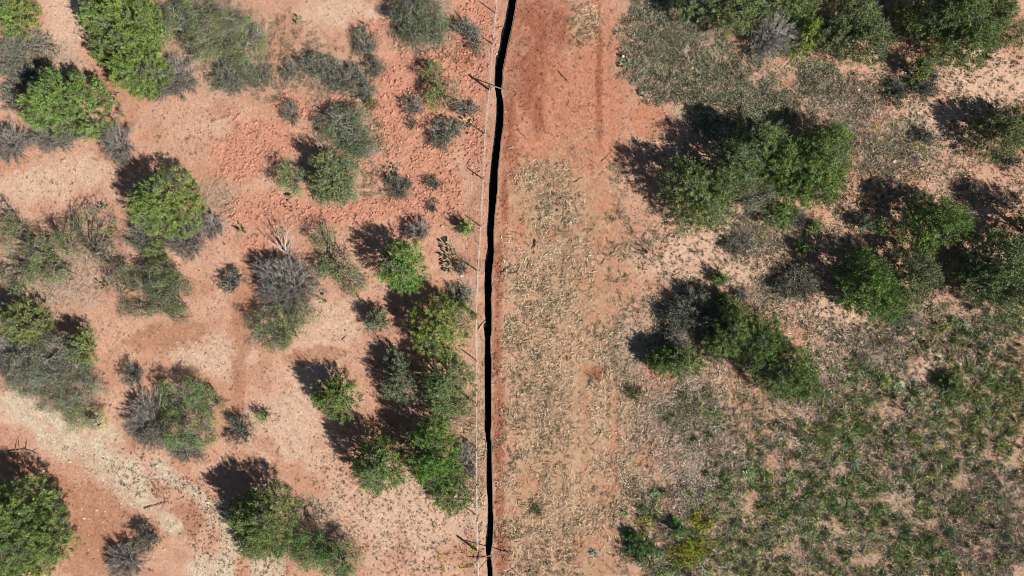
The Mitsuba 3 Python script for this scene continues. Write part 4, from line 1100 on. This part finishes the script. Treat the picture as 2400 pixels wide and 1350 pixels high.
DOTS = [(2310, 200, 120, 120, 0), (2150, 260, 90, 110, 0), (2060, 110, 40, 40, 0), (1640, 590, 150, 90, -15), (1980, 770, 150, 60, 20), (2180, 860, 160, 70, 0), (1940, 330, 70, 60, 0), (2000, 480, 60, 60, 0), (2080, 400, 90, 60, 0), (1760, 640, 90, 40, 0), (1790, 720, 60, 40, 0), (2320, 420, 80, 40, 0)]
x, y, rng = scatter(DOTS, 7.0, 41, 0.5)
tufts(m, x, y, rng, 0.13, 0.10, 14, (0.09, 0.085, 0.05), 0.3, 0.04)
x, y, rng = scatter([(960, 1210, 190, 130, 0), (560, 1290, 130, 80, 30), (820, 1110, 110, 60, 0), (330, 1110, 90, 50, 40), (480, 1180, 80, 40, 40), (1010, 1300, 130, 60, 0)], 9, 42, 0.5)
tufts(m, x, y, rng, 0.10, 0.08, 12, (0.100, 0.090, 0.050), 0.3, 0.035)
x, y, rng = scatter(ALL, 2.2, 43, thin=0.40)
tufts(m, x, y, rng, 0.10, 0.08, 11, (0.12, 0.105, 0.06), 0.3, 0.035)
x, y, rng = scatter([(525, 305, 46, 36, 0), (453, 340, 30, 28, 0)], 0.1, 44)
for cx, cy, rr in ((525, 303, 36), (453, 342, 26)):
    a = np.linspace(0, 6.28, 20) + rng.normal(size=20) * 0.12
    w = np.array([W(cx + rr * (1 + 0.1 * rng.normal()) * math.cos(t), cy + 0.75 * rr * math.sin(t)) for t in a])
    tufts(m, w[:, 0], w[:, 1], rng, 0.12, 0.11, 14, (0.115, 0.125, 0.070))
stuff('weed_tufts', 'small dark weed tufts dotted over the salmon soil', m, 'leaf')

# thick green weeds of the lower right slope
m = Mesh()
WEEDS = [(1610, 1300, 150, 70, 0), (1590, 1200, 100, 50, 0), (2130, 1080, 330, 230, 0), (1720, 1300, 240, 80, 0), (2220, 790, 150, 60, 0), (2330, 860, 90, 90, 0), (2000, 890, 90, 60, 0), (1860, 1230, 170, 140, 0), (1800, 1080, 60, 60, 0), (1630, 970, 90, 50, 0), (1720, 1120, 60, 60, 0), (2050, 1290, 330, 110, 0), (2280, 760, 120, 40, 0)]
x, y, rng = scatter(WEEDS, 16, 51, 0.6, avoid=BARE, thin=0.26)
tufts(m, x, y, rng, 0.17, 0.17, 18, (0.370, 0.375, 0.255), 0.32, 0.06, 0.12, 0.32)
x, y, rng = scatter(WEEDS, 2.3, 52, 0.6, avoid=BARE, thin=0.34)
tufts(m, x, y, rng, 0.38, 0.19, 48, (0.380, 0.405, 0.235), 0.28, 0.06, 0.14, 0.06)
x, y, rng = scatter([(1960, 1000, 90, 60, 0), (1800, 1170, 60, 60, 0), (2000, 1180, 90, 50, 0), (2230, 880, 60, 40, 0), (2330, 960, 90, 80, 0), (1880, 1150, 60, 60, 0), (2170, 1290, 80, 50, 0), (1780, 1130, 30, 40, 0)], 1.2, 53, 0.5)
tufts(m, x, y, rng, 0.44, 0.28, 80, (0.275, 0.330, 0.150), 0.2, 0.06, 0.1)
x, y, rng = scatter(WEEDS, 1.5, 56, 0.6, avoid=BARE, thin=0.30)
tufts(m, x, y, rng, 0.46, 0.10, 40, (0.255, 0.300, 0.150), 0.3, 0.06, 0.12)
stuff('green_weeds', 'thick green weeds covering the slope in the lower right', m, 'leaf')
m = Mesh()
x, y, rng = scatter([(2330, 1220, 110, 150, 0), (1560, 1170, 80, 60, 0), (2250, 1250, 80, 80, 0), (1900, 930, 90, 60, 0), (1980, 300, 90, 60, 0), (1960, 220, 110, 50, 0), (2080, 360, 70, 60, 0), (1770, 560, 60, 50, 0), (2030, 790, 110, 50, 0)], 15, 54, 0.6)
tufts(m, x, y, rng, 0.20, 0.18, 14, (0.27, 0.245, 0.205), 0.25, 0.045, 0.03)
stuff('grey_weeds', 'dry grey weeds between the green ones', m, 'leaf')
m = Mesh()
x, y, rng = scatter([(1690, 1270, 170, 80, 0), (1640, 1290, 90, 50, 0), (1640, 1290, 60, 40, 0), (1660, 1210, 50, 40, 0), (1900, 1290, 200, 60, 0), (1510, 1230, 30, 24, 0), (1790, 1110, 30, 30, 0), (2080, 320, 70, 50, 0), (2120, 350, 60, 60, 0), (2160, 1180, 60, 50, 0), (2250, 1000, 130, 90, 0), (1650, 240, 40, 90, 0), (1780, 540, 40, 30, 0), (240, 990, 30, 22, 0), (1080, 1310, 60, 34, 0), (370, 320, 22, 22, 0), (1740, 1130, 30, 40, 0), (1640, 50, 30, 60, 0)], 2.0, 55, 0.6)
tufts(m, x, y, rng, 0.20, 0.13, 22, (0.45, 0.50, 0.06), 0.2, 0.04, 0.08)
stuff('yellow_weeds', 'scattered yellow flowering weeds', m, 'leaf')
